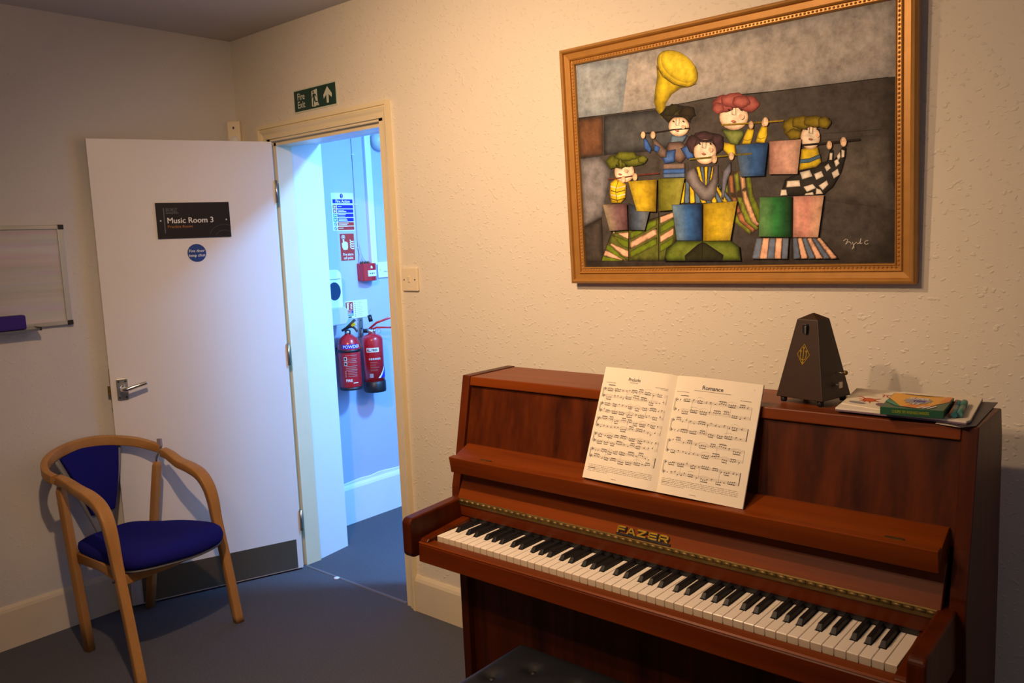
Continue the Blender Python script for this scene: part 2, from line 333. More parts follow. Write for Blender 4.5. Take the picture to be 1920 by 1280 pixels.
for (cu_, cz_, r0, r1, a0, a1) in ((.215, 1.75, .055, .058, PI*.75, PI*1.45), (.215, 1.75, .083, .086, PI*.78, PI*1.28), (.235, 1.565, .04, .043, PI*.15, PI*.85), (.235, 1.565, .065, .068, PI*.12, PI*.8)):
    b = MB()
    P = [(max(.209, min(.5, cu_-r*math.cos(a)*-1)), max(1.579, min(1.7255, cz_+r*math.sin(a)))) for r in (r0,) for a in [a0+(a1-a0)*i/16 for i in range(17)]]
    Q = [(max(.209, min(.5, cu_+r1*math.cos(a))), max(1.579, min(1.7255, cz_+r1*math.sin(a)))) for a in [a0+(a1-a0)*i/16 for i in range(17)]]
    for i in range(16): b.add([(P[i][0], .0068, P[i][1]), (P[i+1][0], .0068, P[i+1][1]), (Q[i+1][0], .0068, Q[i+1][1]), (Q[i][0], .0068, Q[i][1])], [(0, 1, 2, 3)], mt['dim'], False, TD)
    b.build('arc_pattern', sg)
b = MB(); b.prism([(.3557+.0385*math.cos(2*PI*i/40), 1.5117+.0385*math.sin(2*PI*i/40)) for i in range(40)], 'y', .0003, .0012, mt['blue_sticker'], lambda p: TD(p))
b.text('Fire door', .0175, mt['wtxt'], onD(.3557, 1.5150, .0016), bold=.008, align='CENTER', sx=.98); b.text('keep shut', .0175, mt['wtxt'], onD(.3557, 1.4960, .0016), bold=.008, align='CENTER', sx=.98)
tag(b.build('door_sticker', loc=TD(Vector((.3557, 0, 1.473)))), 'round blue fire door sticker below the black nameplate', 'sticker')
# ------------------------------------------------------------------ things on the left wall
wb = thing('whiteboard', 'aluminium framed whiteboard on the left wall, smudged grey', 'whiteboard', (0, -1.43, 1.245))
Y0, Y1, Z0, Z1 = -2.03, -.830, 1.246, 1.646
b = MB(); b.box((.003, Y0+.01, Z0+.01), (.012, Y1-.01, Z1-.01), mt['board']); b.build('writing_surface', wb)
b = MB()
for (a, c) in (((Y0, Z0), (Y1, Z0+.017)), ((Y0, Z1-.017), (Y1, Z1)), ((Y0, Z0), (Y0+.022, Z1)), ((Y1-.022, Z0), (Y1, Z1))): b.box((.0, a[0], a[1]), (.018, c[0], c[1]), mt['alu'])
b.build('frame', wb, bevel=.002)
for y, z in ((Y1-.020, Z1-.018), (Y1-.020, Z0-.001), (Y0-.002, Z1-.018), (Y0-.002, Z0-.001)):
    b = MB(); b.box((0, y, z), (.021, y+.022, z+.019), mt['black']); b.build('corner_cap', wb, bevel=.002)
b = MB(); b.prism([(.018, 1.250), (.018, 1.241), (.070, 1.238), (.073, 1.246), (.070, 1.246), (.068, 1.241)], 'y', -1.95, -.972, mt['alu']); b.box((.018, -.975, 1.238), (.073, -.969, 1.252), mt['black']); b.build('tray', wb)
b = MB(); b.box((.024, -1.16, 1.2465), (.066, -1.018, 1.2465+.056), mt['felt'])
tag(b.build('board_eraser', loc=(.045, -1.09, 1.2465), bevel=.006), 'blue board eraser resting on the whiteboard tray', 'eraser')
# ------------------------------------------------------------------ things on the piano wall
b = MB(); ny = -.0
fe = thing('exit_sign', 'dark green fire exit sign with running figure and arrow above the doorway', 'sign', (.614, 0, 2.097))
SX0, SX1, SZ0, SZ1 = .471, .757, 2.0975, 2.1835
b.box((SX0-.006, -.0025, SZ0-.006), (SX1+.006, 0, SZ1+.006), mt['photolum']); b.build('backing', fe)
b = MB(); b.box((SX0, -.0032, SZ0), (SX1, -.0024, SZ1), mt['green_sign']); b.build('panel', fe)
def onW(x, z, y): return plane((x, y, z), (1, 0, 0), (0, 0, 1), (0, -1, 0))
w_, h_ = SX1-SX0, SZ1-SZ0
b = MB(); b.text('Fire', .040, mt['photolum'], onW(SX0+.022, SZ0+.047, -.0036), bold=.008, sx=.86); b.text('Exit', .040, mt['photolum'], onW(SX0+.022, SZ0+.013, -.0036), bold=.008, sx=.86); b.build('lettering', fe)
q = lambda x, z: (SX0+x*w_, -.0036, SZ0+z*h_)
b = MB(); b.poly([q(.715, .52), q(.815, .90), q(.915, .52), q(.905, .34), q(.838, .52), q(.835, .12), q(.785, .12), q(.783, .52), q(.72, .34)], mt['photolum']); b.build('arrow', fe)
b = MB(); b.poly([q(.435, .83), q(.57, .90), q(.575, .30), q(.60, .09), q(.535, .12), q(.525, .07), q(.43, .10)], mt['photolum']); dg = b.build('doorway_symbol', fe)
q = lambda x, z: (SX0+x*w_, -.0040, SZ0+z*h_)
b = MB(); b.poly([(SX0+(.478+.018*math.cos(i*PI/6))*w_, -.0040, SZ0+(.77+.06*math.sin(i*PI/6))*h_) for i in range(12)], mt['green_sign'])
for P in ([(.465, .69), (.505, .69), (.535, .66), (.55, .54), (.538, .53), (.52, .61), (.51, .60), (.51, .46), (.475, .46)], [(.468, .68), (.45, .56), (.425, .51), (.43, .47), (.462, .54), (.485, .62)], [(.475, .47), (.512, .48), (.53, .33), (.575, .31), (.57, .26), (.515, .27), (.495, .37), (.482, .22), (.478, .12), (.455, .12), (.462, .28)]):
    b.poly([q(*p) for p in P], mt['green_sign'])
b.build('running_figure', dg)
b = MB(); T = Matrix.Translation((.0, 0, 2.0)) @ Matrix.Rotation(-PI/4, 4, 'Z')
pir = thing('motion_sensor', 'small cream motion sensor in the corner above the open door', 'sensor', (.03, -.03, 2.0))
T2 = Matrix.Translation((.032, -.032, 1.985)) @ Matrix.Rotation(PI/4, 4, 'Z')
b.box((-.030, -.022, 0), (.030, .022, .125), mt['ivory'], T2); b.build('housing', pir, bevel=.006)
b = MB(); b.ball((0, -.016, .032), .026, mt['white'], 16, T2, (1, .8, 1)); b.build('lens', pir)
b = MB(); b.box((-.004, -.0232, .088), (.004, -.0215, .098), mt['black'], T2); b.build('indicator', pir)
sw = thing('light_switch', 'cream square light switch beside the doorway', 'light switch', (1.147, 0, 1.329))
b = MB(); b.box((1.103, -.011, 1.329), (1.192, 0, 1.4195), mt['ivory']); b.build('plate', sw, bevel=.003)
b = MB(); b.prism([(-.0105, 1.363), (-.0135, 1.363), (-.0185, 1.386), (-.0105, 1.386)], 'x', 1.1395, 1.1515, mt['ivory']); b.build('rocker', sw, bevel=.0012)
for x in (1.117, 1.178):
    b = MB(); b.lathe([(.0001, -.0112), (.0032, -.0112), (.0032, -.0118), (.0001, -.0118)], mt['black'], c=(x, 0, 1.373), ax='y', n=10); b.build('screw', sw)
# ================================================================== CORRIDOR THINGS (on the plane x = CX)
def onC(y, z, d): return plane((CX+d, y, z), (0, 1, 0), (0, 0, 1), (1, 0, 0))
def cbox(b, y0, z0, y1, z1, d0, d1, m): b.box((CX+d0, y0, z0), (CX+d1, y1, z1), m)
fa = thing('fire_action_notice', 'white fire action notice with blue and red instruction rows in the corridor', 'notice', (CX, .615, 1.595))
b = MB(); cbox(b, .543, 1.596, .690, 1.796, 0, .002, mt['signw']); b.build('board', fa)
b = MB(); b.poly([(CX+.0028, .612+.010*math.cos(i*PI/8), 1.780+.0125*math.sin(i*PI/8)) for i in range(16)], mt['bluesign']); cbox(b, .6103, 1.779, .6137, 1.788, .003, .0032, mt['wtxt']); cbox(b, .6103, 1.771, .6137, 1.775, .003, .0032, mt['wtxt']); b.build('mandatory_symbol', fa)
b = MB(); cbox(b, .552, 1.741, .685, 1.762, .002, .0026, mt['bluesign']); b.text('Fire Action', .0215, mt['wtxt'], onC(.6185, 1.7445, .003), bold=.025, align='CENTER', sx=.98); b.build('heading', fa)
rows = [('bluesign', 'redsign'), ('bluesign', 'redsign'), ('bluesign', 'greens'), ('bluesign', 'greens'), ('redsign', 'signw'), ('redsign', 'signw')]
for i, (c1, c2) in enumerate(rows):
    z = 1.714-.0228*i; r = MB(); cbox(r, .578, z, .6855, z+.0185, .002, .0026, mt[c1]); cbox(r, .552, z, .573, z+.0185, .002, .0026, mt[c2])
    if i < 4:
        for (ya, za, yb, zb) in ((.556, .003, .563, .015), (.563, .006, .570, .012)): cbox(r, ya, z+za, yb, z+zb, .0027, .003, mt['wtxt'])
    else:
        for k in range(14):
            a0, a1 = 2*PI*k/14, 2*PI*(k+1)/14; pt = lambda rr, a: (CX+.003, .5625+rr*math.cos(a), z+.00925+rr*math.sin(a))
            r.add([pt(.0075, a0), pt(.0075, a1), pt(.0093, a1), pt(.0093, a0)], [(0, 1, 2, 3)], mt['bluesign'])
        r.add([(CX+.003, .556, z+.014), (CX+.003, .558, z+.016), (CX+.003, .569, z+.005), (CX+.003, .567, z+.003)], [(0, 1, 2, 3)], mt['bluesign'])
    n_ = (1, 2, 2, 2, 2, 1)[i]; L_ = ((.026,), (.04, .055), (.05, .045), (.055, .06), (.066, .055), (.03,))[i]
    for k in range(n_):
        zz = z+(.0085 if n_ == 1 else .0115-.0075*k); cbox(r, .583, zz, .583+L_[k], zz+(.003 if i not in (1, 3) or k == 0 else .0045), .0027, .003, mt['wtxt'])
    r.build('instruction_row', fa)
cp = thing('call_point_sign', 'red fire alarm call point sign with a pressing hand', 'sign', (CX, .632, 1.437))
b = MB(); cbox(b, .586, 1.437, .679, 1.580, 0, .002, mt['redsign']); b.build('panel', cp)
b = MB(); b.text('Fire alarm', .0195, mt['wtxt'], onC(.6335, 1.4635, .0026), bold=.02, align='CENTER', sx=.88); b.text('call point', .0195, mt['wtxt'], onC(.6335, 1.4445, .0026), bold=.02, align='CENTER', sx=.88); b.build('lettering', cp)
b = MB(); g = lambda y, z: (CX+.0026, .586+.093*y, 1.437+.143*z)
for A_ in (((.10, .80), (.35, .80), (.35, .83), (.10, .83)), ((.10, .92), (.35, .92), (.35, .95), (.10, .95)), ((.10, .80), (.14, .80), (.14, .95), (.10, .95)), ((.31, .80), (.35, .80), (.35, .95), (.31, .95))): b.poly([g(*p) for p in A_], mt['wtxt'])
b.poly([g(.225+.055*math.cos(i*PI/8), .875+.036*math.sin(i*PI/8)) for i in range(16)], mt['wtxt'])
b.poly([g(*p) for p in ((.18, .83), (.27, .83), (.29, .70), (.40, .71), (.52, .66), (.53, .50), (.47, .40), (.20, .40), (.11, .50), (.09, .66), (.17, .66))], mt['wtxt']); b.build('hand_symbol', cp)
b = MB()
for k in range(4):
    z = .43+.085*k; b.poly([g(*p) for p in ((.70, z+.10), (.66, z+.08), (.74, z), (.95, z-.02), (.97, z+.04), (.80, z+.03), (.74, z+.07))], mt['wtxt'])
b.build('flame_symbol', cp)
ca = thing('fire_alarm_call_point', 'red break glass fire alarm box with a white panel on the corridor wall', 'fire alarm', (CX, .735, 1.318))
b = MB(); cbox(b, .688, 1.322, .790, 1.418, -.001, .018, mt['red']); b.build('back_box', ca, bevel=.004)
b = MB(); b.prism([(CX+.015, .690), (CX+.046, .692), (CX+.058, .712), (CX+.061, .739), (CX+.058, .766), (CX+.046, .786), (CX+.015, .788)], 'z', 1.320, 1.416, mt['red']); b.build('cover', ca, bevel=.004)
b = MB(); cbox(b, .713, 1.345, .768, 1.378, .0575, .064, mt['wtxt']); ins = b.build('insert', ca)
b = MB(); cbox(b, .7375, 1.3575, .7435, 1.3650, .0642, .0647, mt['ink'])
for s_ in (-1, 1): b.poly([(CX+.0645, .7405+s_*.020, 1.36125), (CX+.0645, .7405+s_*.009, 1.3570), (CX+.0645, .7405+s_*.009, 1.3655)], mt['ink'])
b.build('arrows', ins)
b = MB(); b.poly([(CX+.0615, .733, 1.389), (CX+.0615, .748, 1.389), (CX+.0615, .746, 1.398), (CX+.0615, .739, 1.403), (CX+.0615, .734, 1.400)], mt['wtxt']); b.build('symbol', ca)
b = MB()
for k, y in enumerate((.700, .715, .733, .75)):
    b = MB(); b.ball((CX+.022, y, 1.420), .008, mt['brass'] if k % 2 else mt['folder'], 8); b.build('wire_terminal', ca)

b = MB()
b.tube(smooth_path([(CX+.004, .700, 2.50), (CX+.004, .702, 2.0), (CX+.004, .703, 1.55), (CX+.012, .706, 1.47), (CX+.02, .702, 1.425)]), .0032, mt['cable'], 8); b.tube(smooth_path([(CX+.004, .703, 1.56), (CX+.012, .716, 1.47), (CX+.02, .737, 1.425)]), .003, mt['cable'], 8)
for z in (2.0, 1.735, 1.50): b.box((CX, .692, z), (CX+.006, .713, z+.004), mt['white'])
tag(b.build('alarm_cable', loc=(CX, .703, 1.42)), 'thin pale cable clipped to the wall above the red alarm box', 'cable')
b = MB(); b.box((CX, .777, 1.405), (CX+.022, .818, 2.515), mt['plaster']); tag(b.build('cable_trunking', loc=(CX, .80, 1.405), bevel=.002), 'white plastic trunking running down to the alarm box', 'trunking')
cs = thing('corridor_switch', 'white double switch plate beyond the red alarm box', 'light switch', (CX, .872, 1.330))
b = MB(); cbox(b, .829, 1.330, .915, 1.417, 0, .010, mt['white']); b.build('plate', cs, bevel=.003)
b = MB(); cbox(b, .868, 1.362, .892, 1.388, .010, .0125, mt['white']); b.build('rocker', cs, bevel=.001)
b = MB(); cbox(b, .8425, 1.372, .846, 1.376, .010, .0106, mt['ink']); b.build('screw', cs); b = MB(); cbox(b, .871, 1.364, .888, 1.3655, .0125, .013, mt['ink']); b.build('rocker_mark', cs)
idn = thing('extinguisher_notice', 'white extinguisher guide card with red, blue and green panels above the extinguishers', 'notice', (CX, .66, 1.122))
b = MB(); cbox(b, .585, 1.1225, .742, 1.2175, 0, .003, mt['signw']); b.build('board', idn)
b = MB(); cbox(b, .592, 1.168, .642, 1.212, .003, .0035, mt['redsign']); b.box((CX+.0036, .600, 1.171), (CX+.0039, .612, 1.204), mt['wtxt']); b.box((CX+.0036, .600, 1.204), (CX+.0039, .617, 1.208), mt['wtxt'])
for k in range(4): b.poly([(CX+.0038, .622, 1.172+.008*k), (CX+.0038, .636, 1.175+.008*k), (CX+.0038, .634, 1.180+.008*k), (CX+.0038, .624, 1.177+.008*k)], mt['wtxt'])
b.build('symbol_panel', idn)
b = MB(); cbox(b, .592, 1.152, .642, 1.166, .003, .0035, mt['redsign']); cbox(b, .629, 1.152, .642, 1.166, .0036, .0038, mt['bluesign']); b.text('Know', .0125, mt['wtxt'], onC(.615, 1.1555, .0041), bold=.02, align='CENTER'); b.build('red_panel', idn)
b = MB(); cbox(b, .592, 1.138, .642, 1.150, .003, .0035, mt['greens']); cbox(b, .596, 1.1425, .638, 1.1455, .0036, .004, mt['wtxt']); cbox(b, .606, 1.1275, .628, 1.134, .0036, .004, mt['ink']); b.build('green_panel', idn)
b = MB()
for k in range(8): cbox(b, .667, 1.132+.0105*k, .667+.05*random.uniform(.6, 1), 1.1332+.0105*k, .003, .0034, mt['lowgrey']); cbox(b, .653, 1.131+.0105*k, .659, 1.135+.0105*k, .003, .0034, mt['bar'])
b.build('printed_list', idn)
b = MB(); cbox(b, .36, 1.402, .4855, 1.468, 0, .002, mt['bluesign']); cbox(b, .470, 1.414, .482, 1.430, .0022, .0026, mt['wtxt']); tag(b.build('blue_notice', loc=(CX, .42, 1.402)), 'blue notice edge showing beside the door reveal above the dispenser', 'notice')
ds = thing('soap_dispenser', 'white wall dispenser with dark oval window half hidden by the door reveal', 'dispenser', (CX, .45, 1.12))
b = MB(); P = rrect(.37, 1.175, .517, 1.395, .035, 6); b.prism([(y, z) for y, z in P], 'x', CX, CX+.085, mt['white']); b.build('housing', ds, bevel=.008)
b = MB(); b.poly([(CX+.0862, .462+.040*math.cos(i*PI/12), 1.283+.047*math.sin(i*PI/12)) for i in range(24)], mt['smoke']); b.build('window', ds)
b = MB(); P = rrect(.37, 1.105, .535, 1.20, .03, 6); b.prism(P, 'x', CX, CX+.095, mt['greyp']); b.build('push_tray', ds, bevel=.006); b = MB(); b.box((CX+.0848, .38, 1.344), (CX+.0862, .505, 1.347), mt['lowgrey']); b.build('seam', ds)
el = thing('emergency_lamp', 'white round emergency spotlight high on the corridor wall', 'lamp', (CX, .90, 2.0))
b = MB(); p = at(695, 266, 'x', CX); b.lathe([(.001, 0), (.052, 0), (.055, .02), (.045, .045), (.001, .05)], mt['greyp'], c=(CX-.001, .885, 2.083), ax='x', n=24); b.build('base', el)
b = MB(); b.tube([(CX+.04, .90, 2.085), (CX+.10, .93, 2.075), (CX+.13, .95, 2.05)], .014, mt['folder'], 10); b.ball((CX+.055, .905, 2.10), .014, mt['folder'], 10); b.build('bracket', el)
b = MB(); b.lathe([(.001, -.05), (.040, -.045), (.052, .0), (.054, .045), (.001, .05)], mt['white'], T=Matrix.Translation((CX+.15, .975, 2.03)) @ Matrix.Rotation(.9, 4, 'Y') @ Matrix.Rotation(.4, 4, 'X'), n=20); b.build('head', el)
# ------------------------------------------------------------------ the two extinguishers
def wrap(c, r, z0, a0):  # lettering on a cylinder: x becomes angle
    return lambda p: Vector((c[0]+(r+p.z)*math.cos(a0+p.x/r), c[1]+(r+p.z)*math.sin(a0+p.x/r), z0+p.y))
def patch(b, c, r, a0, a1, z0, z1, m, n=10):
    for i in range(n):
        A0, A1 = a0+(a1-a0)*i/n, a0+(a1-a0)*(i+1)/n
        b.add([(c[0]+r*math.cos(a), c[1]+r*math.sin(a), z) for a, z in ((A0, z0), (A1, z0), (A1, z1), (A0, z1))], [(0, 1, 2, 3)], m, True)
VIEW = -math.atan2(.9, 1.0)*1.0                       # rough direction of the doorway seen from the wall
ex = at(657, 700, 'x', .048); c1 = (.048, ex.y); R1 = .060
zb = at(658, 729, 'x', .048).z; ztop = zb+.292
e1 = thing('fire_extinguisher', 'red powder extinguisher with a black strap, nearer the door reveal', 'fire extinguisher', (c1[0], c1[1], zb), 'extinguishers on the corridor wall')
b = MB(); b.lathe([(.001, .012), (R1-.004, .012), (R1, .022), (R1, .225), (R1-.004, .248), (R1*.78, .272), (R1*.45, .288), (.02, .294), (.001, .295)], mt['red'], c=(*c1, zb), n=32); b.build('cylinder', e1)
b = MB(); b.lathe([(.001, 0), (R1-.003, 0), (R1-.001, .004), (R1-.001, .016), (.001, .016)], mt['black'], c=(*c1, zb), n=32); b.build('base_ring', e1)
b = MB(); b.lathe([(R1+.0005, .203), (R1+.004, .203), (R1+.004, .216), (R1+.0005, .216)], mt['black'], c=(*c1, zb), n=32); b.box((CX-.001, c1[1]-.02, zb+.20), (CX+.03, c1[1]+.02, zb+.22), mt['black']); b.build('strap', e1)
A1 = VIEW
b = MB(); patch(b, c1, R1+.0008, A1-.55, A1+.95, zb+.222, zb+.245, mt['bluesign']); b.text('POWDER', .0225, mt['wtxt'], wrap(c1, R1+.0012, zb+.2255, A1-.45), bold=.02, sx=1.02); b.build('name_band', e1)
b = MB(); mm = mt['inkl']
for k in range(9): patch(b, c1, R1+.0008, A1-.28+.30*(k % 3 == 0)*.0, A1+.75-.1*(k % 2), zb+.110+.0095*k, zb+.1125+.0095*k, mt['redsign'] if k % 4 == 3 else mm, 6)
for zz in (.160, .133): patch(b, c1, R1+.0008, A1-.42, A1-.16, zb+zz, zb+zz+.020, mt['wtxt'], 4)
patch(b, c1, R1+.0012, A1-.38, A1-.20, zb+.163, zb+.177, mt['ink'], 4); patch(b, c1, R1+.0012, A1-.38, A1-.20, zb+.136, zb+.150, mt['ink'], 4)
for k in range(4): patch(b, c1, R1+.0008, A1-.36, A1-.27, zb+.072+.0095*k, zb+.078+.0095*k, mm, 3)
for k in range(4): patch(b, c1, R1+.0008, A1-.12, A1+.7, zb+.075+.009*k, zb+.0775+.009*k, mm, 5)
b.text('FIRE', .019, mt['wtxt'], wrap(c1, R1+.0012, zb+.048, A1-.34), bold=.03, sx=1.0); patch(b, c1, R1+.0008, A1+.3, A1+.75, zb+.038, zb+.042, mt['wtxt'], 4); b.build('instruction_print', e1)
b = MB(); b.lathe([(.001, .29), (.016, .29), (.016, .312), (.010, .318), (.001, .32)], mt['black'], c=(*c1, zb), n=16); b.ball((c1[0]+.016*math.cos(A1), c1[1]+.016*math.sin(A1), zb+.305), .011, mt['chrome'], 10); vl = b.build('valve', e1)
hx = Vector((math.cos(A1+1.2), math.sin(A1+1.2), 0))
cc = Vector((*c1, zb+.325))
b = MB(); b.tube([cc-hx*.03+Vector((0, 0, -.012)), cc+Vector((0, 0, .006)), cc+hx*.045+Vector((0, 0, .045))], .008, mt['black'], 10, sec=(.018, .012)); b.tube(smooth_path([cc-hx*.005, cc+hx*.02+Vector((0, 0, .008)), cc+hx*.04+Vector((0, 0, .002)), cc+hx*.055+Vector((0, 0, -.018))]), .006, mt['black'], 8); b.build('lever', e1)
b = MB(); b.box((-.011, -.004, -.009), (.011, .004, .009), mt['yellow'], Matrix.Translation(cc+hx*.034+Vector((0, 0, .020))) @ Matrix.Rotation(A1+1.2, 4, 'Z') @ Matrix.Rotation(-.5, 4, 'Y')); rg = [cc+hx*(.052+.013*math.cos(i*PI/8))+Vector((0, 0, .026+.013*math.sin(i*PI/8))) for i in range(17)]; b.tube(rg, .0012, mt['chrome'], 6); b.build('safety_tag', e1)
ex = at(702, 700, 'x', .050); c2 = (.050, ex.y); R2 = .0585
zb = at(704, 733, 'x', .050).z
e2 = thing('fire_extinguisher', 'red extinguisher with a thick black base and red handles, further from the door reveal', 'fire extinguisher', (c2[0], c2[1], zb), 'extinguishers on the corridor wall')
b = MB(); b.lathe([(.001, .05), (R2-.002, .05), (R2-.002, .285), (R2-.006, .298), (R2*.7, .310), (R2*.4, .316), (.018, .32), (.001, .321)], mt['red'], c=(*c2, zb), n=32); b.build('cylinder', e2)
b = MB(); b.lathe([(.001, 0), (R2-.001, 0), (R2+.0015, .005), (R2+.0015, .058), (R2-.003, .062), (.001, .062)], mt['black'], c=(*c2, zb), n=32); b.build('base_ring', e2)
b = MB(); patch(b, c2, R2-.001, A1-.60, A1+.62, zb+.222, zb+.246, mt['wtxt']); b.text('ALL FIRES', .018, mt['ink'], wrap(c2, R2-.0005, zb+.2275, A1-.55), bold=.03, sx=.78)
b.build('name_band', e2)
b = MB()
for k in range(6): patch(b, c2, R2-.001, A1-.40+.2*k, A1-.40+.2*k+.13, zb+.180, zb+.190, mt['wtxt'], 2); patch(b, c2, R2-.0006, A1-.37+.2*k, A1-.37+.2*k+.05, zb+.182, zb+.188, mt['ink'], 1)
for k in range(8): patch(b, c2, R2-.001, A1-.3, A1+.55-.15*(k % 3), zb+.118+.0068*k, zb+.1198+.0068*k, mt['inkl'] if k % 2 else mt['redsign'], 5)
patch(b, c2, R2-.001, A1-.40, A1-.05, zb+.084, zb+.106, mt['sil'], 4)
ww = wrap(c2, R2-.0008, zb, A1)
n = 8
for k in range(n):
    t0, t1 = k/n, (k+1)/n; x0, x1 = .025+.045*t0, .025+.045*t1; f = lambda t: .082+.060*t**1.2
    b.add([ww(Vector((x, z, 0))) for x, z in ((x0, .080), (x1, .080), (x1, f(t1)), (x0, f(t0)))], [(0, 1, 2, 3)], mt['wtxt'], True)
    b.add([ww(Vector((x, z, .0006))) for x, z in ((x0+.008, .080), (x1+.008, .080), (x1+.008, f(t1)-.004), (x0+.008, f(t0)-.004))], [(0, 1, 2, 3)], mt['bluesign'], True)
b.build('instruction_print', e2)
cc = Vector((*c2, zb+.335)); v = Vector((math.cos(A1), math.sin(A1), 0)); hx = Vector((math.cos(A1+1.45), math.sin(A1+1.45), 0))
b = MB(); b.lathe([(.001, .318), (.020, .318), (.022, .332), (.014, .345), (.001, .35)], mt['chrome'], c=(*c2, zb), n=16); b.ball(cc+v*.018-hx*.012, .011, mt['chrome'], 10); b.ball(cc+v*.016+hx*.014, .009, mt['chrome'], 10); b.tube([cc-hx*.015, cc-hx*.045], .012, mt['black'], 12); b.build('valve', e2)
b = MB(); b.tube([cc-hx*.012+Vector((0, 0, .010)), cc+hx*.03+Vector((0, 0, .042)), cc+hx*.13+Vector((0, 0, .075))], .006, mt['red'], 10, sec=(.016, .012)); b.tube([cc-hx*.012+Vector((0, 0, .004)), cc+hx*.03+Vector((0, 0, .016)), cc+hx*.13+Vector((0, 0, .012))], .006, mt['red'], 10, sec=(.016, .010)); b.build('lever', e2)
b = MB(); b.tube([cc+v*.012+Vector((0, 0, .05)), cc+v*.006-hx*.008+Vector((0, 0, .085))], .010, mt['black'], 8, sec=(.018, .018)); b.tube(smooth_path([cc-hx*.008+Vector((0, 0, .085)), cc-hx*.006+Vector((0, 0, .105)), cc+hx*.004+Vector((0, 0, .118))]), .0012, mt['cable'], 6); rg = [cc+hx*(.04+.010*math.cos(i*PI/8))+Vector((0, 0, -.004+.012*math.sin(i*PI/8))) for i in range(17)]; b.tube(rg, .0012, mt['chrome'], 6); b.build('safety_tag', e2)
b = MB(); b.box((CX-.001, c2[1]-.028, zb+.30), (CX+.012, c2[1]+.002, zb+.405), mt['steel']); b.box((CX+.010, c2[1]-.02, zb+.325), (c2[0]-.01, c2[1]-.006, zb+.34), mt['steel'])
for z in (.345, .39): b.ball((CX+.012, c2[1]-.012, zb+z), .004, mt['ink'], 8)
b.build('wall_bracket', e2)
b = None
# ================================================================== PIANO  (v = distance out from y = -.2)
PX = 2.533; Y = lambda v: -.2-v
pn = thing('upright_piano', 'mahogany upright piano with open keyboard and gold lettering standing by the wall', 'piano', (PX, -.46, 0))
wt, ws, wc = .692, .652, .677; th = .030
for s in (-1, 1):
    x0, x1 = PX+s*wt, PX+s*(wt-th)
    prof = [(.025, 0), (.305, 0), (.307, .64), (.322, .758), (.320, .790), (.298, .880), (.2505, 1.1145), (.0425, 1.1145), (.025, 1.05)]
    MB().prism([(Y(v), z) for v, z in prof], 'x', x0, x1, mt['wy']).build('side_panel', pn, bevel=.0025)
    # arm (cheek) beside the keyboard
    x0, x1 = PX+s*wc, PX+s*(wc-.034)
    P = [(.29, .6435), (.29, .768), (.33, .766)]+[(v, z) for v, z in arc((.521, .739), .018, PI/2, 0, 6)]+[(.539, .70)]+[(v, z) for v, z in arc((.521, .6615), .018, 0, -PI/2, 6)]
    P = [(v, z) for v, z in P]
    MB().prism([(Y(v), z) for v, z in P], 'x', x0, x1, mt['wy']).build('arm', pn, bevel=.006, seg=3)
    x0, x1 = PX+s*(wc-.0345), PX+s*.6125
    MB().prism([(Y(v), z) for v, z in [(.30, .63), (.30, .712), (.345, .708), (.497, .694), (.505, .688), (.505, .63)]], 'x', x0, x1, mt['wkey']).build('key_block', pn, bevel=.003)
xi = wt-th-.001
MB().prism([(Y(v), z) for v, z in [(.0425, 1.112), (.2495, 1.112), (.2545, 1.086), (.0425, 1.088)]], 'x', PX-xi, PX+xi, mt['wh']).build('top_lid', pn, bevel=.0025)
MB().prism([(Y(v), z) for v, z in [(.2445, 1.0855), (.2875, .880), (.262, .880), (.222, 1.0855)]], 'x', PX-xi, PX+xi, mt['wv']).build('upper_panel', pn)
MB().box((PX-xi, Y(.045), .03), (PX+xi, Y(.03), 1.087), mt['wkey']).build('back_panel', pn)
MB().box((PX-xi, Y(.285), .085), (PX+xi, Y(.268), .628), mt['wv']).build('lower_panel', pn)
MB().box((PX-xi, Y(.298), 0), (PX+xi, Y(.27), .084), mt['wkey']).build('plinth', pn, bevel=.002)
# key bed and key slip
MB().box((PX-wc+.035, Y(.508), .628), (PX+wc-.035, Y(.06), .660), mt['wkey']).build('key_bed', pn, bevel=.002)
MB().prism([(Y(v), z) for v, z in [(.476, .655), (.476, .681), (.507, .6825), (.511, .677), (.512, .628), (.476, .628)]], 'x', PX-wc+.0345, PX+wc-.0345, mt['wkey']).build('key_slip', pn, bevel=.0025)
MB().prism([(Y(v), z) for v, z in [(.4765, .6815), (.4765, .6845), (.5065, .6855), (.5105, .682), (.5105, .6815)]], 'x', PX-wc+.0346, PX+wc-.0346, mt['wh']).build('slip_capping', pn, bevel=.001)
# fallboard: name rail, piano hinge, leaning panel and folded music ledge
MB().prism([(Y(v), z) for v, z in [(.334, .7115), (.338, .752), (.312, .752), (.312, .7115)]], 'x', PX-.652, PX+.652, mt['wkey']).build('name_rail', pn, bevel=.002)
MB().prism([(Y(v), z) for v, z in [(.338, .764), (.292, .862), (.272, .862), (.318, .764)]], 'x', PX-.652, PX+.652, mt['wh']).build('fall_board', pn, bevel=.002)
ld = MB().prism([(Y(v), z) for v, z in [(.286, .9165), (.340, .8925), (.345, .8905), (.348, .848), (.276, .848), (.276, .9165)]], 'x', PX-ws, PX+ws, mt['wh']).build('music_ledge', pn, bevel=.002)
MB().prism([(Y(v), z) for v, z in [(.3455, .8965), (.367, .8940), (.3595, .847), (.3485, .847)]], 'x', PX-ws, PX+ws, mt['wh']).build('ledge_lip', pn, bevel=.002)
for x in (2.008, 3.10):
    MB().box((x-.018, Y(.3495), .8945), (x+.018, Y(.341), .8975), mt['brass']).build('ledge_hinge', pn)
b = MB(); n = 60; L_ = 1.296
